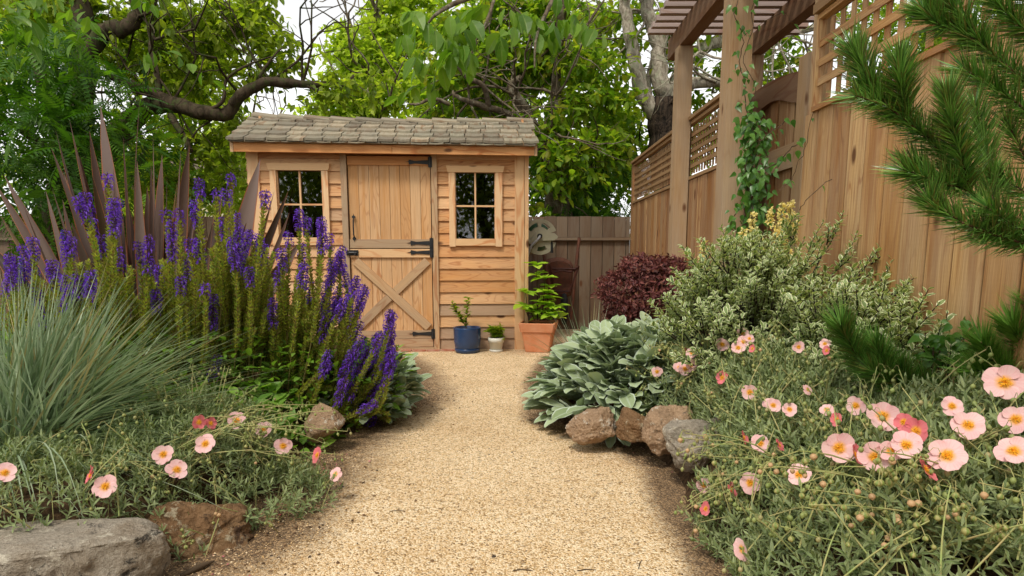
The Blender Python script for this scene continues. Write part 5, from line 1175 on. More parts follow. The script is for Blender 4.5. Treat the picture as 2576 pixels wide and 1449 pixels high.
# ---- variegated pittosporum
M['pitto'] = leafmat('variegated_leaf', [(.15,.22,.07),(.22,.30,.10),(.28,.36,.14),(.11,.18,.05)], .28, rough=.4, edge=(.74,.75,.48), edgew=.13)
pc = np.array((1.10, 2.82, .48)); pt_ = thing('pittosporum', 'big variegated cream and green leaved shrub against the fence', 'shrub', (1.1, 2.82, .2))
m = MB(); st = MB()
def sprig(p0, d, L, n, size):
    d = np.array(d, float); d /= np.linalg.norm(d); pts = arc(p0, p0+d*L, 5, 0, unit(1)[0]*L*.06); st.tube(pts, np.linspace(.0034, .0012, 5), 4, cap=False)
    t = np.linspace(.12, 1, n); p = np.stack([np.interp(t, np.linspace(0, 1, 5), pts[:, i]) for i in range(3)], -1)
    u1 = np.cross(d, (.1, .3, 1)); u1 /= np.linalg.norm(u1)+1e-9; u2 = np.cross(d, u1); a = np.arange(n)*2.4
    o = np.cos(a)[:, None]*u1+np.sin(a)[:, None]*u2; m.inst(L_OV3, p, o*.9+d*.7+unit(n)*.15, np.tile(d, (n, 1))*.6+np.array((0, 0, .6))+unit(n)*.25, size*rng.uniform(.7, 1.15, n)*(1-.4*(t > .93)))
L_OV3 = leaf_tpl(.50, rows=((0,.1),(.25,.75),(.55,1),(.85,.55),(1,0)), fold=.10, curl=-.12, wave=.02)
for (cx_, cy_, cz_, rx, ry, rz, n) in ((1.08,2.80,.50,.38,.42,.36,430),(1.30,2.42,.50,.26,.40,.26,230),(1.12,3.1,.46,.40,.3,.34,180),(1.05,2.75,.74,.26,.26,.18,120),(1.40,2.15,.42,.15,.3,.22,90)):
    u = unit(n); u[:, 2] = np.abs(u[:, 2])*np.where(rng.random(n) < .7, 1, -.8)
    for i in range(n):
        p = np.array((cx_, cy_, cz_))+u[i]*np.array((rx, ry, rz))*rng.uniform(.45, .92)
        if p[0] > 1.50: continue
        d = u[i]*.7+np.array((0, 0, .75))+unit(1)[0]*.35; L = rng.uniform(.09, .17); e = p+d/np.linalg.norm(d)*L
        if e[0] > 1.53: continue
        sprig(p, d, L, int(rng.integers(12, 20)), .036)
for (x, y, Y) in ((2118,535,2.75),(2160,590,2.7),(2070,560,2.8),(1985,545,2.9),(1900,575,2.95),(1845,600,3.0),(2230,620,2.55),(2285,660,2.45),(2340,690,2.3),(2340,745,2.3),(2300,720,2.4),(2330,800,2.25),(2190,640,2.6),(1800,690,3.1),(1770,760,3.1),(1760,830,3.1),(2250,700,2.5),(2020,600,2.85),(2010,540,2.9)):
    e = P(x, y, Y)
    if e[0] > 1.54: e = e*(1, 1, 1); e[0] = 1.54
    b = pc+np.array(((e[0]-pc[0])*.35, (e[1]-pc[1])*.5, .0)); d = e-b; L = np.linalg.norm(d); st.tube(arc(b, e-d/L*.18, 5), .004, 4, cap=False); sprig(e-d/L*.2, d+unit(1)[0]*.05, .2, 22, .034)
    for q in range(3): sprig(e-d/L*rng.uniform(.08, .25), d/L+unit(1)[0]*.8+np.array((0, 0, .3)), .10, 13, .033)
m.build('leaves', M['pitto'], pt_, True)
for i in range(40): u = unit(1)[0]; u[2] = abs(u[2]); e = pc+u*np.array((.33, .4, .34)); st.tube(arc((1.1+rng.normal(0, .03), 2.82, .12), e, 6, 0, (0, 0, -.03)), np.linspace(.010, .003, 6), 5, cap=False)
st.build('stems', plain('dark_stem', (.022,.014,.010), .6, .3), pt_)
# ---- yellow flower spikes behind it
M['yellow'] = leafmat('pale_yellow_petal', [(.80,.68,.26),(.86,.78,.42),(.78,.62,.20)], .25)
ys = thing('yellow_flower_spikes', 'pale yellow flower spikes rising behind the variegated shrub', 'flowering plant', (1.2, 3.3, .2)); st = MB()
for (x, y0, y1, Y, wd) in ((1770,608,660,3.35,9),(1893,535,585,3.3,10),(1935,525,575,3.3,8),(1967,510,600,3.3,15),(1990,508,590,3.3,12),(2003,560,640,3.3,10),(2040,520,590,3.3,10),(1870,575,600,3.3,9),(1800,660,672,3.3,8),(1980,600,680,3.25,13),(2060,575,600,3.3,8),(1912,600,640,3.2,8),(1955,560,640,3.25,11)):
    t_, b_ = P(x, y0, Y), P(x+rng.normal(0, 2), y1, Y); fm = MB(); L = t_[2]-b_[2]; n = int(L/.0045)+6; k = rng.random(n)
    p = b_+(t_-b_)*k[:, None]; a = rng.random(n)*6.28; o = np.stack([np.cos(a), np.sin(a), rng.uniform(-.2, .5, n)], -1); rr = wd*px(Y)*rng.uniform(.3, .8, n)*(1.1-.5*k); q = p+o*rr[:, None]
    for j in range(4): fm.inst(L_CAL, q, unit(n)+o*.5, unit(n), .020*rng.uniform(.6, 1.1, n))
    fm.build('flower_spike', M['yellow'], ys); st.tube(arc((b_[0]+rng.normal(0, .03), Y, .2), t_, 5), .003, 4)
st.build('stems', M['sage_stem'], ys)

# ---- climbing vine on the pergola post
M['vine'] = leafmat('vine_leaf', [(.05,.15,.02),(.08,.21,.03),(.13,.27,.05),(.04,.11,.018)], .35, rough=.35, spec=.5)
vn = thing('climbing_vine', 'green twining vine climbing the thick pergola post beside the gate', 'climber', (1.44, 3.55, .2)); m = MB(); st = MB()
L_VINE = leaf_tpl(.62, rows=((0,.35),(.12,.9),(.3,1),(.6,.6),(1,0)), fold=.14, curl=-.2)
def vine(pts, dens, size, Y=3.52, spread=12, w_=.003):
    W = np.array([P(x, y, Y+rng.uniform(-.05, .05)) for x, y in pts]); t = np.linspace(0, len(W)-1, len(W)*4); C = np.stack([np.interp(t, range(len(W)), W[:, i]) for i in range(3)], -1)+rng.normal(0, .003, (len(W)*4, 3))+np.sin(np.linspace(0, len(W)*3, len(W)*4)+rng.random()*6)[:, None]*np.array((.012, .004, .004))
    st.tube(C, w_, 4, cap=False); L = np.linalg.norm(np.diff(C, axis=0), axis=1).sum(); n = int(L*dens*1.25); i = rng.integers(0, len(C), n); p = C[i]+rng.normal(0, spread*px(Y)*.5, (n, 3))*(1, .7, 1)
    p[:, 1] = np.minimum(p[:, 1], 3.60); m.inst(L_VINE, p, unit(n)*(1, .5, .4)+np.array((0, -.2, -.75)), np.tile((0, -.8, .5), (n, 1))+unit(n)*.5, size*rng.uniform(.55, 1.15, n))
for _ in range(3): vine([(1880+rng.normal(0,8),640),(1870+rng.normal(0,10),560),(1885+rng.normal(0,8),470),(1880+rng.normal(0,10),400),(1895+rng.normal(0,8),340),(1882+rng.normal(0,8),300)], 85, .052, spread=34)
vine([(1925,590),(1930,520),(1920,450)], 70, .05, Y=3.5, spread=34)
vine([(1905,600),(1915,540),(1908,470),(1930,400),(1905,330),(1890,290)], 110, .055, spread=38)
vine([(1890,330),(1875,240),(1862,180),(1868,110),(1850,40),(1858,-10)], 34, .045, spread=22)
vine([(1880,320),(1900,230),(1872,150),(1890,60),(1900,0)], 12, .04, spread=14, w_=.002)
vine([(1905,430),(1950,415),(1990,375),(2010,355)], 34, .048, Y=3.3, spread=16); vine([(1900,370),(1940,330),(1985,300)], 20, .045, Y=3.4, spread=16)
vine([(1960,480),(2000,440),(2020,380),(2060,260)], 6, .035, Y=3.2, spread=8, w_=.002); vine([(2010,530),(2050,480),(2095,450)], 5, .03, Y=2.9, spread=6, w_=.002)
vine([(1870,90),(1960,30),(2010,60)], 10, .04, Y=3.3, spread=10, w_=.0015)
m.build('leaves', M['vine'], vn, True); st.build('stems', M['twig'], vn)
iv = thing('ivy_shoots', 'dark green ivy shoots creeping at the foot of the near fence', 'climber', (1.5, 1.9, .2)); m = MB(); st = MB()
for (x, y) in ((2350,862),(2380,850),(2400,872),(2365,880),(2425,845),(2390,890),(2410,900),(2340,900)):
    c = P(x, y, 1.95); c[0] = min(c[0], 1.55); b = c*(1, 1, 0)+(0, 0, .1); st.tube([b, c], .003, 4); n = 12; m.inst(L_VINE, c+rng.normal(0, .022, (n, 3)), unit(n)*(1, .6, .6), np.tile((0, -.7, .6), (n, 1))+unit(n)*.4, .045*rng.uniform(.5, 1.1, n))
m.build('leaves', M['vine'], iv, True); st.build('stems', M['twig'], iv)

# ---- pines
M['needle'] = leafmat('pine_needle', [(.08,.22,.03),(.16,.37,.06),(.29,.52,.11),(.05,.13,.02),(.34,.32,.09)], .25, rough=.33, spec=.6)
M['needle_new'] = leafmat('young_pine_needle', [(.10,.24,.03),(.16,.33,.045),(.22,.40,.06)], .2, rough=.35, spec=.5)
M['pinebark'] = bark('pine_bark', (.09,.05,.025), (.17,.10,.055), None, 40, .4, .6)
nt = (np.array([(-.5,0,0),(.5,0,0),(0,0,.6),(-.42,.5,-.02),(.42,.5,-.02),(0,.5,.5),(0,1,-.08)]), [np.array([(0,1,4,3),(1,2,5,4),(2,0,3,5)]), np.array([(3,4,6),(4,5,6),(5,3,6)])], np.zeros((7, 2))+.5)
def tuft(m, pts, Ys, n, L, ang=38, w_=.0011, tip=.35):
    """needles along a survey polyline from its base to its tip"""
    W = np.array([P(x, y, Y) for (x, y), Y in zip(pts, Ys)]); seg = np.linalg.norm(np.diff(W, axis=0), axis=1); cum = np.concatenate([[0], np.cumsum(seg)])/seg.sum()
    tt = rng.random(n)**.8; p = np.stack([np.interp(tt, cum, W[:, i]) for i in range(3)], -1); q = np.stack([np.interp(np.minimum(tt+.05, 1), cum, W[:, i]) for i in range(3)], -1)
    q2 = np.stack([np.interp(tt-.05, cum, W[:, i]) for i in range(3)], -1); d = q-q2; d /= np.linalg.norm(d, axis=1)[:, None]+1e-9
    u = unit(n); u -= d*(u*d).sum(1)[:, None]; u /= np.linalg.norm(u, axis=1)[:, None]; A = np.radians(ang*(1-tip*tt**3)*rng.uniform(.75, 1.25, n)); dd = d*np.cos(A)[:, None]+u*np.sin(A)[:, None]+np.array((0, 0, .10))
    ln = L*rng.uniform(.75, 1.1, n); m.inst(nt, p+u*.003, dd, u, np.stack([np.full(n, w_), ln, np.full(n, w_)], -1))
    return W
pn = thing('pine_tree', 'dark green pine with long needled branches reaching in from the right edge', 'tree', (1.41, 1.05, 0)); st = MB(); nd = MB()
st.tube([(1.41,1.05,-.02),(1.40,1.08,.5),(1.37,1.1,1.1),(1.40,1.15,1.75)], [.05,.045,.035,.02], 10, jit=.1)
PB = [([(2590,590),(2520,540),(2440,480),(2395,420)], [1.45,1.42,1.40,1.42], 12, 500),([(2395,420),(2350,360),(2290,310),(2220,262),(2170,225)], [1.42,1.42,1.42,1.42,1.42], 9, 1500),
 ([(2220,262),(2185,200),(2160,150),(2145,120)], [1.42]*4, 6, 1400),([(2290,310),(2270,240),(2265,190),(2262,150)], [1.42,1.40,1.38,1.38], 6, 1300),([(2350,360),(2230,265),(2150,240)], [1.42,1.40,1.38], 5, 500),
 ([(2440,480),(2420,400),(2395,310),(2385,235)], [1.40,1.38,1.36,1.35], 7, 2100),([(2500,520),(2490,430),(2470,330),(2450,260)], [1.42,1.44,1.46,1.46], 7, 1300),
 ([(2440,480),(2370,460),(2310,440),(2270,425)], [1.40,1.38,1.37,1.37], 6, 1100),([(2430,470),(2330,430),(2290,400)], [1.42,1.44,1.44], 5, 500),
 ([(2600,620),(2500,590),(2420,560),(2360,520)], [1.40,1.38,1.36,1.36], 7, 1100),([(2360,530),(2345,515),(2335,500)], [1.36]*3, 4, 350),([(2600,590),(2540,560),(2480,520)], [1.4,1.38,1.36], 5, 700),
 ([(2640,250),(2560,190),(2480,120),(2400,70)], [1.5,1.5,1.5,1.5], 9, 1500),([(2480,120),(2420,40),(2360,-10)], [1.5]*3, 6, 1100),([(2400,70),(2360,60),(2320,20)], [1.5]*3, 5, 900),([(2640,330),(2560,260),(2480,210),(2420,170)], [1.48]*4, 7, 1400),([(2640,120),(2560,60),(2500,0)], [1.5]*3, 6, 1200),([(2640,40),(2590,-10),(2540,-60)], [1.5]*3, 6, 700),([(2600,430),(2560,360),(2530,300)], [1.5]*3, 6, 500),
 ([(2620,520),(2560,470),(2490,440)], [1.44]*3, 5, 700),([(2650,640),(2560,600),(2470,590)], [1.4]*3, 5, 500)]
for pts, Ys, w_, n in PB:
    W = tuft(nd, pts, Ys, int(n*.34), .068, 50, .0027); t = np.linspace(0, 1, len(W)); st.tube(W, np.linspace(w_, w_*.55, len(W))*px(1.4)*.5, 6, jit=.2)
st.tube([(1.39,1.13,1.45), P(2640,250,1.5)], .016, 7); st.tube([(1.37,1.1,1.05), P(2590,590,1.45)], .016, 7); st.tube([(1.375,1.1,.9), P(2640,640,1.4)], .012, 7); st.tube([(1.40,1.14,1.65), P(2640,40,1.5)], .012, 7)
st.build('branches', M['pinebark'], pn, True); nd.build('needles', M['needle'], pn)
for lab, tf, mt, trunk in (('low dark green pine shoots lying among the pink rock roses', [([(2440,1060),(2340,1010),(2240,960),(2190,930)], 2000), ([(2220,960),(2160,900),(2130,850),(2115,820)], 1900), ([(2260,980),(2230,920),(2200,870)], 1300), ([(2330,1010),(2290,960),(2260,920)], 900),([(2440,1060),(2380,1010),(2320,960)], 1300)], 'needle', 1.95),
    ('bright green bushy dwarf pine at the right edge below the fence boards', [([(2640,1010),(2560,960),(2490,900),(2470,860)], 1900), ([(2640,960),(2580,880),(2545,820)], 1900), ([(2640,1000),(2540,960),(2450,930)], 1700), ([(2660,900),(2620,820),(2600,770)], 1300), ([(2640,1060),(2540,1040),(2470,1010)], 1200), ([(2640,1150),(2560,1130),(2500,1080)], 1000)], 'needle_new', 1.85)):
    Yt = trunk; r0 = P(2500 if Yt > 1.9 else 2660, 1050, Yt); r0[0] = min(r0[0], 1.5); pp = thing('dwarf_pine', lab, 'shrub', r0*(1,1,0)+(0,0,.15), 'low pines'); nd = MB(); st = MB()
    for pts, n in tf:
        W = tuft(nd, pts, [Yt-.02*i for i in range(len(pts))], int(n*.45), .10, 44, .0030); st.tube(np.concatenate([[r0*(1,1,0)+(0,0,.12)], W]), np.linspace(.012, .004, len(W)+1), 6, jit=.2)
    nd.build('needles', M[mt], pp); st.build('branches', M['pinebark'], pp, True)

# ---- low ground cover on the open part of the left bed
n = 9000; x = rng.uniform(-4.3, -1.9, n); y = rng.uniform(.9, 5.2, n); k = (seg_dist(x, y, LB) > .1) & (np.sin(x*3.1+y*2.2)+np.sin(x*5.3-y*4.1)+rng.normal(0, .5, n) > -.2); x, y = x[k], y[k]; n = len(x)
m = MB(); m.inst(L_OVAL2, np.stack([x, y, zl(x, y)+rng.uniform(.0, .09, n)], -1), unit(n)*(1,1,.4)+np.array((0,0,.5)), np.tile((0,0,1.), (n,1))+unit(n)*.4, .07*rng.uniform(.5,1.2,n)); tag(m.build('ground_cover', M['sage_leaf'], None, True), 'low green ground cover leaves over the soil at the far left of the bed', 'ground cover', kind='stuff')

# ================================================================ ROCKS
def make_rock(name, c, size, mat, seed, label, rot=0.0, planes=14, rough=.06, group=None, tilt=(0,0), flat=None):
    rs = np.random.default_rng(seed)
    bm = bmesh.new(); bmesh.ops.create_icosphere(bm, subdivisions=6, radius=1)
    pn = rs.normal(size=(planes, 3)); pn /= np.linalg.norm(pn, axis=1)[:, None]; pd = rs.uniform(.72, 1.0, planes)
    Rm = np.array(Matrix.Rotation(rot, 3, 'Z') @ Matrix.Rotation(tilt[0], 3, 'X') @ Matrix.Rotation(tilt[1], 3, 'Y'))
    V = np.array([v.co[:] for v in bm.verts]); F = np.array([[v.index for v in f.verts] for f in bm.faces]); bm.free()
    dots = V @ pn.T; rr = np.where(dots > .05, pd/np.maximum(dots, .05), 9.0)
    rmin = -np.log(np.exp(-rr*16).sum(1) + math.exp(-16*1.15))/16
    sd_ = seed*3.7
    for i in range(len(V)):
        p = Vector(V[i]*1.6)+Vector((sd_, 0, 0))
        n1 = mnoise.fractal(p, 1.0, 2.1, 4); n2 = mnoise.fractal(p*5, .9, 2.1, 4)
        rmin[i] *= 1 + n1*rough*1.6 + n2*rough*.5
    Q = V*rmin[:, None]
    if flat: Q[:, 2] = np.where(Q[:, 2] > flat, flat+(Q[:, 2]-flat)*.18, Q[:, 2])
    W = (Q*np.array(size)) @ Rm.T
    m = MB(); m.add(W, [F], V[:, :2]); o = m.build(name, M[mat], None, True); o.location = tuple(c)
    tag(o, label, 'rock', group); return o
def rock_at(xL, xR, yT, yB, Y, mat, seed, label, deep=1.0, **kw):
    k = px(Y); a = P((xL+xR)/2, (yT+yB)/2, Y); s = ((xR-xL)/2*k*1.06, (xR-xL)/2*k*deep, (yB-yT)/2*k*1.1)
    return make_rock('rock', a, s, mat, seed, label, **kw)
EG = 'rocks edging the planting beds'
rock_at(-420, 415, 1225, 1700, 1.50, 'rock_grey', 3, 'large flat-topped grey slab rock with dark lichen in the lower left corner', .42, group=EG, planes=26, rough=.07, rot=.12, flat=.42)
rock_at(350, 618, 1262, 1450, 1.84, 'rock_brown', 52, 'angular brown rock wedged beside the large grey slab', .8, group=EG, planes=9, rough=.1)
rock_at(772, 858, 1018, 1112, 2.72, 'rock_tan', 14, 'tan lichened boulder half hidden under the sage beside the left path edge', .9, group=EG)
rock_at(1436, 1562, 1030, 1116, 2.72, 'rock_tan', 21, 'rounded tan rock under the silver lamb\'s ear, leftmost of the right row', .9, group=EG, planes=16, rough=.09)
rock_at(1550, 1640, 1032, 1112, 2.66, 'rock_brown', 25, 'small orange-brown round rock between two bigger rocks of the right row', .9, group=EG, planes=14, rough=.09)
rock_at(1600, 1748, 1022, 1138, 2.52, 'rock_tan', 28, 'leaning reddish tan boulder in the middle of the right rock row', .8, tilt=(0, R(-22)), group=EG, planes=16, rough=.09)
rock_at(1682, 1850, 1046, 1178, 2.28, 'rock_grey', 33, 'greyish craggy rock at the right end of the rock row under pink flowers', .8, group=EG, planes=16, rough=.1)
rock_at(2200, 2420, 1420, 1560, 1.30, 'rock_tan', 41, 'pale rock at the bottom edge under the near pink rock roses', .8, group=EG)

# ================================================================ POTS
def pot_pos(x, y): p = G(x, y+15); return np.array((p[0], p[1], .004))
# blue pot
pb = pot_pos(1176, 872); k = px(pb[1]); rb = 35*k
bp = thing('flower_pot', 'round dark blue glazed flower pot with saucer against the shed wall', 'pot', pb, 'pots in front of the shed')
m = MB(); h = 60*k
m.lathe([(0, .03), (rb*.82, .03), (rb*.9, .05), (rb*.98, h*.5), (rb, h), (rb*1.02, h+.012), (rb*1.0, h+.016), (rb*.93, h+.014), (rb*.91, h-.02), (0, h-.025)], pb); m.build('pot_body', M['blueglaze'], bp, True)
m = MB(); m.lathe([(0, 0), (rb*.86, 0), (rb*.93, .035), (rb*.9, .04), (0, .03)], pb); m.build('saucer', M['blueglaze'], bp, True)
m = MB(); m.lathe([(0, h-.018), (rb*.90, h-.02)], pb); m.build('potting_soil', M['soilpot'], bp)
def stem_leaves(m, mt, base, top, n, size, tpl, spread=1.0, rad=.004, r=None, wob=.02):
    base = np.array(base, float); top = np.array(top, float); t = np.linspace(0, 1, 7)
    pts = base+(top-base)*t[:, None]+np.sin(t*5)[:, None]*rng.normal(0, wob, 3)
    mt.tube(pts, np.linspace(rad, rad*.5, 7), 5)
    tt = rng.uniform(.2, 1, n); pp = np.stack([np.interp(tt, t, pts[:, i]) for i in range(3)], -1)
    d = unit(n)*np.array((1, 1, .35))+np.array((0, 0, .35)); m.inst(tpl, pp, d, np.tile((0, 0, 1.), (n, 1))+unit(n)*.25, size*rng.uniform(.6, 1.1, n)*spread, r)
bpl = thing('seedling_tree', 'thin upright shrub with small green leaves growing in the blue pot', 'plant', pb+(0, 0, h))
m = MB(); mt = MB()
for a in range(3): stem_leaves(m, mt, pb+(rng.normal(0, .01), rng.normal(0, .01), h-.02), P(1166+rng.normal(0, 9), 748+a*14, pb[1]), 60, .055, L_OVAL2, rad=.004)
m.build('leaves', M['l_mid'], bpl); mt.build('stem', M['twig'], bpl)
# white pot
pw = pot_pos(1248, 870); k = px(pw[1]); rw = 20.5*k; h = 36*k
wp = thing('flower_pot', 'small white glazed flower pot with rim, between blue and terracotta pots', 'pot', pw, 'pots in front of the shed')
m = MB(); m.lathe([(0, .01), (rw*.72, .01), (rw*.86, h*.66), (rw*.97, h*.67), (rw, h), (rw*.93, h), (rw*.88, h-.02), (0, h-.02)], pw); m.build('pot_body', M['whiteglaze'], wp, True)
m = MB(); m.lathe([(0, 0), (rw*.8, 0), (rw*.85, .018), (0, .02)], pw); m.build('saucer', M['whiteglaze'], wp, True)
wpl = thing('bushy_herb', 'little bushy green plant filling the white pot', 'plant', pw+(0, 0, h))
m = MB(); mt = MB()
for i in range(16):
    a = rng.random()*6.28; rr = .075*math.sqrt(rng.random()); stem_leaves(m, mt, pw+(0, 0, h-.02), pw+np.array((math.cos(a)*rr, math.sin(a)*rr, h+.11-rr*.5)), 26, .055, L_OVAL2, rad=.002)
m.build('leaves', M['l_mid'], wpl); mt.build('stem', M['twig'], wpl)
# terracotta square pot
pt = pot_pos(1355, 868); k = px(pt[1]); h = 74*k; yaw = R(-10)
tp = thing('flower_pot', 'large square terracotta planter with thick rim beside the shed corner', 'pot', pt, 'pots in front of the shed', rz=yaw)
def sq(hw, z, ch=.012):
    p = [(-hw+ch,-hw),(hw-ch,-hw),(hw,-hw+ch),(hw,hw-ch),(hw-ch,hw),(-hw+ch,hw),(-hw,hw-ch),(-hw,-hw+ch)]
    c, s = math.cos(yaw), math.sin(yaw); return [pt+np.array((x*c-y*s, x*s+y*c, z)) for x, y in p]
def loft(m, rings, r=0):
    V = np.array(rings).reshape(-1, 3); n = len(rings[0]); I = np.arange(len(V)).reshape(-1, n)
    F = np.stack([I[:-1], np.roll(I, -1, 1)[:-1], np.roll(I, -1, 1)[1:], I[1:]], -1).reshape(-1, 4); m.add(V, [F], None, r)
hw = 45*k; m = MB()
loft(m, [sq(.02, .002), sq(hw*.66, .002), sq(hw*.68, .01), sq(hw*.86, h*.70), sq(hw*.86, h*.702)])
loft(m, [sq(hw*.84, h*.70), sq(hw*.93, h*.70), sq(hw, h*.97), sq(hw*.985, h), sq(hw*.90, h), sq(hw*.86, h*.9), sq(.02, h*.9)]); m.build('pot_body', M['terracotta'], tp)
m = MB(); loft(m, [sq(hw*.875, h*.905), sq(.01, h*.915)]); m.build('potting_soil', M['soilpot'], tp)
hy = thing('hydrangea', 'bright lime green leafy hydrangea in the square terracotta planter', 'plant', pt+(0, 0, h*.9))
m = MB(); mt = MB()
LB_ = leaf_tpl(.62, rows=((0,.15),(.2,.75),(.45,1),(.75,.72),(1,0)), fold=.14, curl=-.25)
def whorl(c, n, s, up=.3):
    a = np.arange(n)*2.4+rng.random()*6; d = np.stack([np.cos(a), np.sin(a), rng.uniform(up-.35, up+.25, n)], -1)
    m.inst(LB_, np.tile(c, (n, 1))+unit(n)*.008, d, np.tile((0, 0, 1.), (n, 1))+unit(n)*.2, s*rng.uniform(.7, 1.1, n))
for (x, y), (lo_, hi_), n in (((1350, 668), (1353, 800), 6), ((1352, 690), (1353, 800), 4), ((1372, 700), (1362, 800), 9), ((1370, 735), (1362, 800), 8), ((1384, 722), (1366, 800), 6), ((1366, 765), (1358, 800), 10), ((1350, 780), (1352, 800), 8), ((1395, 772), (1370, 800), 9), ((1390, 790), (1365, 800), 8), ((1322, 735), (1330, 800), 8), ((1318, 768), (1332, 800), 4), ((1335, 785), (1345, 800), 6), ((1380, 750), (1365, 800), 8), ((1372, 785), (1360, 805), 8), ((1405, 800), (1375, 808), 5), ((1362, 800), (1358, 808), 8)):
    yy = pt[1]+rng.uniform(-.06, .05); c = P(x, y, yy); b = P(lo_, 806, pt[1]); t = np.linspace(0, 1, 5)[:, None]
    mt.tube(b+(c-b)*t, np.linspace(.005, .003, 5), 5); whorl(c, n+2, .135)
m.build('leaves', leafmat('hydrangea_leaf', [(.34,.54,.025),(.46,.66,.05),(.24,.44,.02),(.55,.70,.08)], .35, rib=(.35,.5,.1)), hy, True); mt.build('stem', M['twig'], hy)

# ================================================================ HOSE REEL on the shed side
hr_c = P(1358, 596, 6.05); k = px(6.05); Rr = 44*k
hr = thing('hose_reel', 'beige plastic hose reel mounted on the right side of the shed', 'hose reel', hr_c)
def C4(x, y): return ((x/3.15/1.1646+1270.8-1358)*k, -((y/3.15/1.1646+515.2)-596)*k)   # detail survey -> disc plane
rz_ = R(14)
def hf(u, v, d): return hr_c+np.array((u*math.cos(rz_)-d*math.sin(rz_), u*math.sin(rz_)+d*math.cos(rz_), v))
def ringseg(m, r0, r1, a0, a1, d0, d1, n=20):
    A = np.linspace(R(a0), R(a1), n); m.prism([(math.cos(a)*r1, math.sin(a)*r1) for a in A]+[(math.cos(a)*r0, math.sin(a)*r0) for a in A[::-1]], d0, d1, hf)
m = MB()
ringseg(m, Rr*.80, Rr, 20, 340, -.012, .012, 50); ringseg(m, Rr*.05, Rr*.56, 28, 350, -.010, .010, 40)
for a0, a1 in ((20, 42), (84, 102), (150, 168), (200, 214), (236, 258), (300, 342)): ringseg(m, Rr*.54, Rr*.82, a0, a1, -.011, .011, 6)
ringseg(m, Rr*.54, Rr*.82, 168, 200, -.011, .011, 8)
m.build('side_disc', M['reel'], hr)
m = MB()
m.prism([C4(x, y) for x, y in ((232,325),(275,262),(300,243),(390,243),(402,262),(448,262),(482,290),(478,308),(445,328),(300,332),(250,380),(205,348),(200,330))][::-1], -.035, -.013, hf); m.build('arm', M['reel'], hr)
m = MB(); c0 = C4(308, 290); ax = np.array([hf(1,0,0)-hf(0,0,0), hf(0,1,0)-hf(0,0,0), hf(0,0,-1)-hf(0,0,0)])
m.lathe([(0,.055),(.022,.055),(.024,.035),(.036,.034),(.036,.0)], hf(c0[0], c0[1], -.0), 20, 0, 0, ax); m.build('hub', M['rubber'], hr, True)
m = MB()
c1 = C4(290, 315); c2 = C4(230, 370); c3 = C4(195, 470)
m.tube([hf(c0[0], c0[1], -.055), hf(c1[0], c1[1], -.065), hf(c2[0], c2[1], -.06), hf(c3[0], c3[1], -.03), hf(c3[0]-.03, c3[1]-.2, .05)], .013, 8); m.build('hose', M['hose'], hr, True)
m = MB()
for i in range(9): m.lathe([(Rr*(.60+.035*(i % 4)), .02+.018*i-.012), (Rr*(.60+.035*(i % 4))+.014, .02+.018*i), (Rr*(.60+.035*(i % 4)), .02+.018*i+.012)], hr_c, 36, 0, 0, np.array([hf(1,0,0)-hf(0,0,0), hf(0,1,0)-hf(0,0,0), hf(0,0,1)-hf(0,0,0)]))
m.build('wound_hose', M['greenhose'], hr, True)
m = MB(); ringseg(m, Rr*.05, Rr*.98, 0, 359, .19, .205, 40); m.build('side_disc', M['reel'], hr)
m = MB(); c4_ = C4(432, 375); c5 = C4(432, 440); m.tube([hf(c4_[0], c4_[1]+.05, .0), hf(c4_[0], c4_[1], -.01), hf(c5[0], c5[1], -.01)], [.012,.012,.016], 8); m.build('nozzle', M['rubber'], hr, True)
m = MB(); shx = SO+ux*(SW+.02)+vx*.55
m.box((shx[0], hr_c[1]+.06, hr_c[2]-.04), (hr_c[0]-.02, hr_c[1]+.16, hr_c[2]+.04)); m.build('wall_bracket', M['reel'], hr)

# ================================================================ WHEELBARROW leaning upright on the back fence
wb_Y = 7.05; kb = px(wb_Y)
wbt = thing('wheelbarrow', 'rusty red-brown wheelbarrow tipped upright against the old back fence', 'wheelbarrow', P(1415, 800, wb_Y)*np.array((1,1,0)))
def C4w(x, y, Y=wb_Y): return P(x/3.15/1.1646+1270.8, y/3.15/1.1646+515.2, Y)
outl = [(385,575),(400,548),(430,530),(480,520),(540,522),(590,545),(615,580),(600,800),(540,828),(460,828),(425,800)]
N = len(outl); Vf = [C4w(x, y, wb_Y-.0) for x, y in outl]; cen = np.mean(Vf, 0)
Vb = [cen+(p-cen)*1.22+np.array((0, .20, 0)) for p in Vf]; Vb2 = [cen+(p-cen)*1.27+np.array((0, .205, 0)) for p in Vf]
m = MB(); V = Vf+Vb+Vb2; F = [tuple(range(N))[::-1]]+[(i, (i+1) % N, N+(i+1) % N, N+i) for i in range(N)]+[(N+i, N+(i+1) % N, 2*N+(i+1) % N, 2*N+i) for i in range(N)]
m.add(V, F, None, .3); m.build('tray', M['rust'], wbt)
m = MB(); m.tube([C4w(352,448,wb_Y+.02), C4w(385,600,wb_Y-.06), C4w(425,830,wb_Y-.1), C4w(470,1060,wb_Y-.1)], .018, 8); m.build('handle', M['rust'], wbt, True)
m = MB(); m.tube([C4w(684,305,wb_Y+.02), C4w(655,560,wb_Y-.06), C4w(625,880,wb_Y-.1), C4w(600,1060,wb_Y-.1)], .018, 8); m.build('handle', M['rust'], wbt, True)
m = MB()
for a, b in (((415,560),(455,790)), ((680,565),(600,790)), ((440,590),(610,622)), ((600,592),(450,622)), ((430,590),(650,592)), ((610,620),(680,565)), ((455,800),(600,800))):
    m.tube([C4w(*a, wb_Y-.075), C4w(*b, wb_Y-.09)], .012, 6)
m.build('leg_frame', M['rustdark'], wbt)
m = MB(); wc = C4w(545, 960, wb_Y-.12); A = np.array([(0,1,0),(0,0,1),(1,0,0)], float)
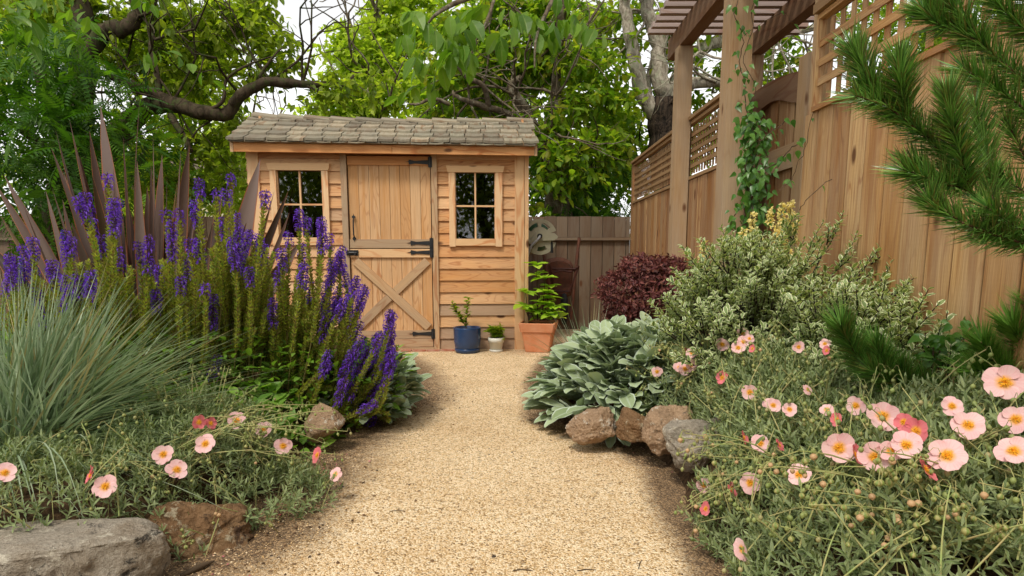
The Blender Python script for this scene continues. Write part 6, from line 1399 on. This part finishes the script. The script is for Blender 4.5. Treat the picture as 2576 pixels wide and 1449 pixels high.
m.lathe([(.05,-.03),(.13,-.035),(.17,-.02),(.18,0),(.17,.02),(.13,.035),(.05,.03)], wc, 28, 0, 0, A); wh = m.build('wheel', M['rubber'], wbt, True)
m = MB(); m.lathe([(0,-.02),(.05,-.025),(.125,-.02),(.125,.02),(.05,.025),(0,.02)], wc, 20, 0, 0, A); m.build('rim', M['rust'], wh)

# ================================================================ GARDEN LIGHT (ribbed path light in the left bed)
lc = P(645, 1090, 2.66); k = px(2.66); gz = float(zl(np.array(lc[0]), np.array(lc[1])))
gl_ = thing('path_light', 'grey mushroom-capped path light with ribbed glass, half hidden in the sage', 'lamp', (lc[0], lc[1], gz))
zc = P(645, 1075, 2.66)[2]
m = MB(); m.lathe([(0,.034),(46*k*.35,.030),(46*k*.8,.018),(46*k,.0),(46*k*1.0,-.006),(46*k*.7,-.01),(0,-.012)], (lc[0], lc[1], zc), 32); m.build('cap', M['lamp'], gl_, True)
m = MB(); n = 28; ang = np.arange(n)*2*math.pi/n; rr = 30*k*(1+.05*(np.arange(n) % 2))
rings = [[np.array((lc[0]+rr[i]*s*math.cos(ang[i]), lc[1]+rr[i]*s*math.sin(ang[i]), z)) for i in range(n)] for s, z in ((1, zc-.012), (1, zc-.07), (.8, zc-.075), (.8, gz-.01))]
loft(m, rings); m.build('ribbed_glass', M['lampglass'], gl_)

# fallen stick
m = MB(); a = G(455, 1455); b = G(538, 1420); mid_ = (a+b)/2
m.tube([a+(0,0,.008), mid_+(0.01,0,.016), b+(0,0,.010)], [.006,.008,.003], 7, jit=.3)
o = m.build('stick', M['twig'], None, True); tag(o, 'dark broken stick lying on the gravel in front of the brown rock', 'stick')
for i, (x, y, an) in enumerate(((1475, 1480, .1), (1315, 1448, 0), (1000, 1290, 0), (1610, 1425, 1.2))):
    c = G(x, min(y, 1440)); m = MB(); L = .028
    m.tube([c+np.array((-L*math.cos(an), -L*math.sin(an), .006)), c+(0, .004, .008), c+np.array((L*math.cos(an), L*math.sin(an), .006))], [.0012,.0016,.001], 5)
    o = m.build('twig', M['twig']); tag(o, ['tiny dark twig on the gravel near the bottom edge, right of centre', 'tiny dark twig on the gravel at the bottom centre', 'tiny twig on the gravel left of the path middle', 'short upright-lying twig on the gravel by the right edge of the path'][i], 'twig')
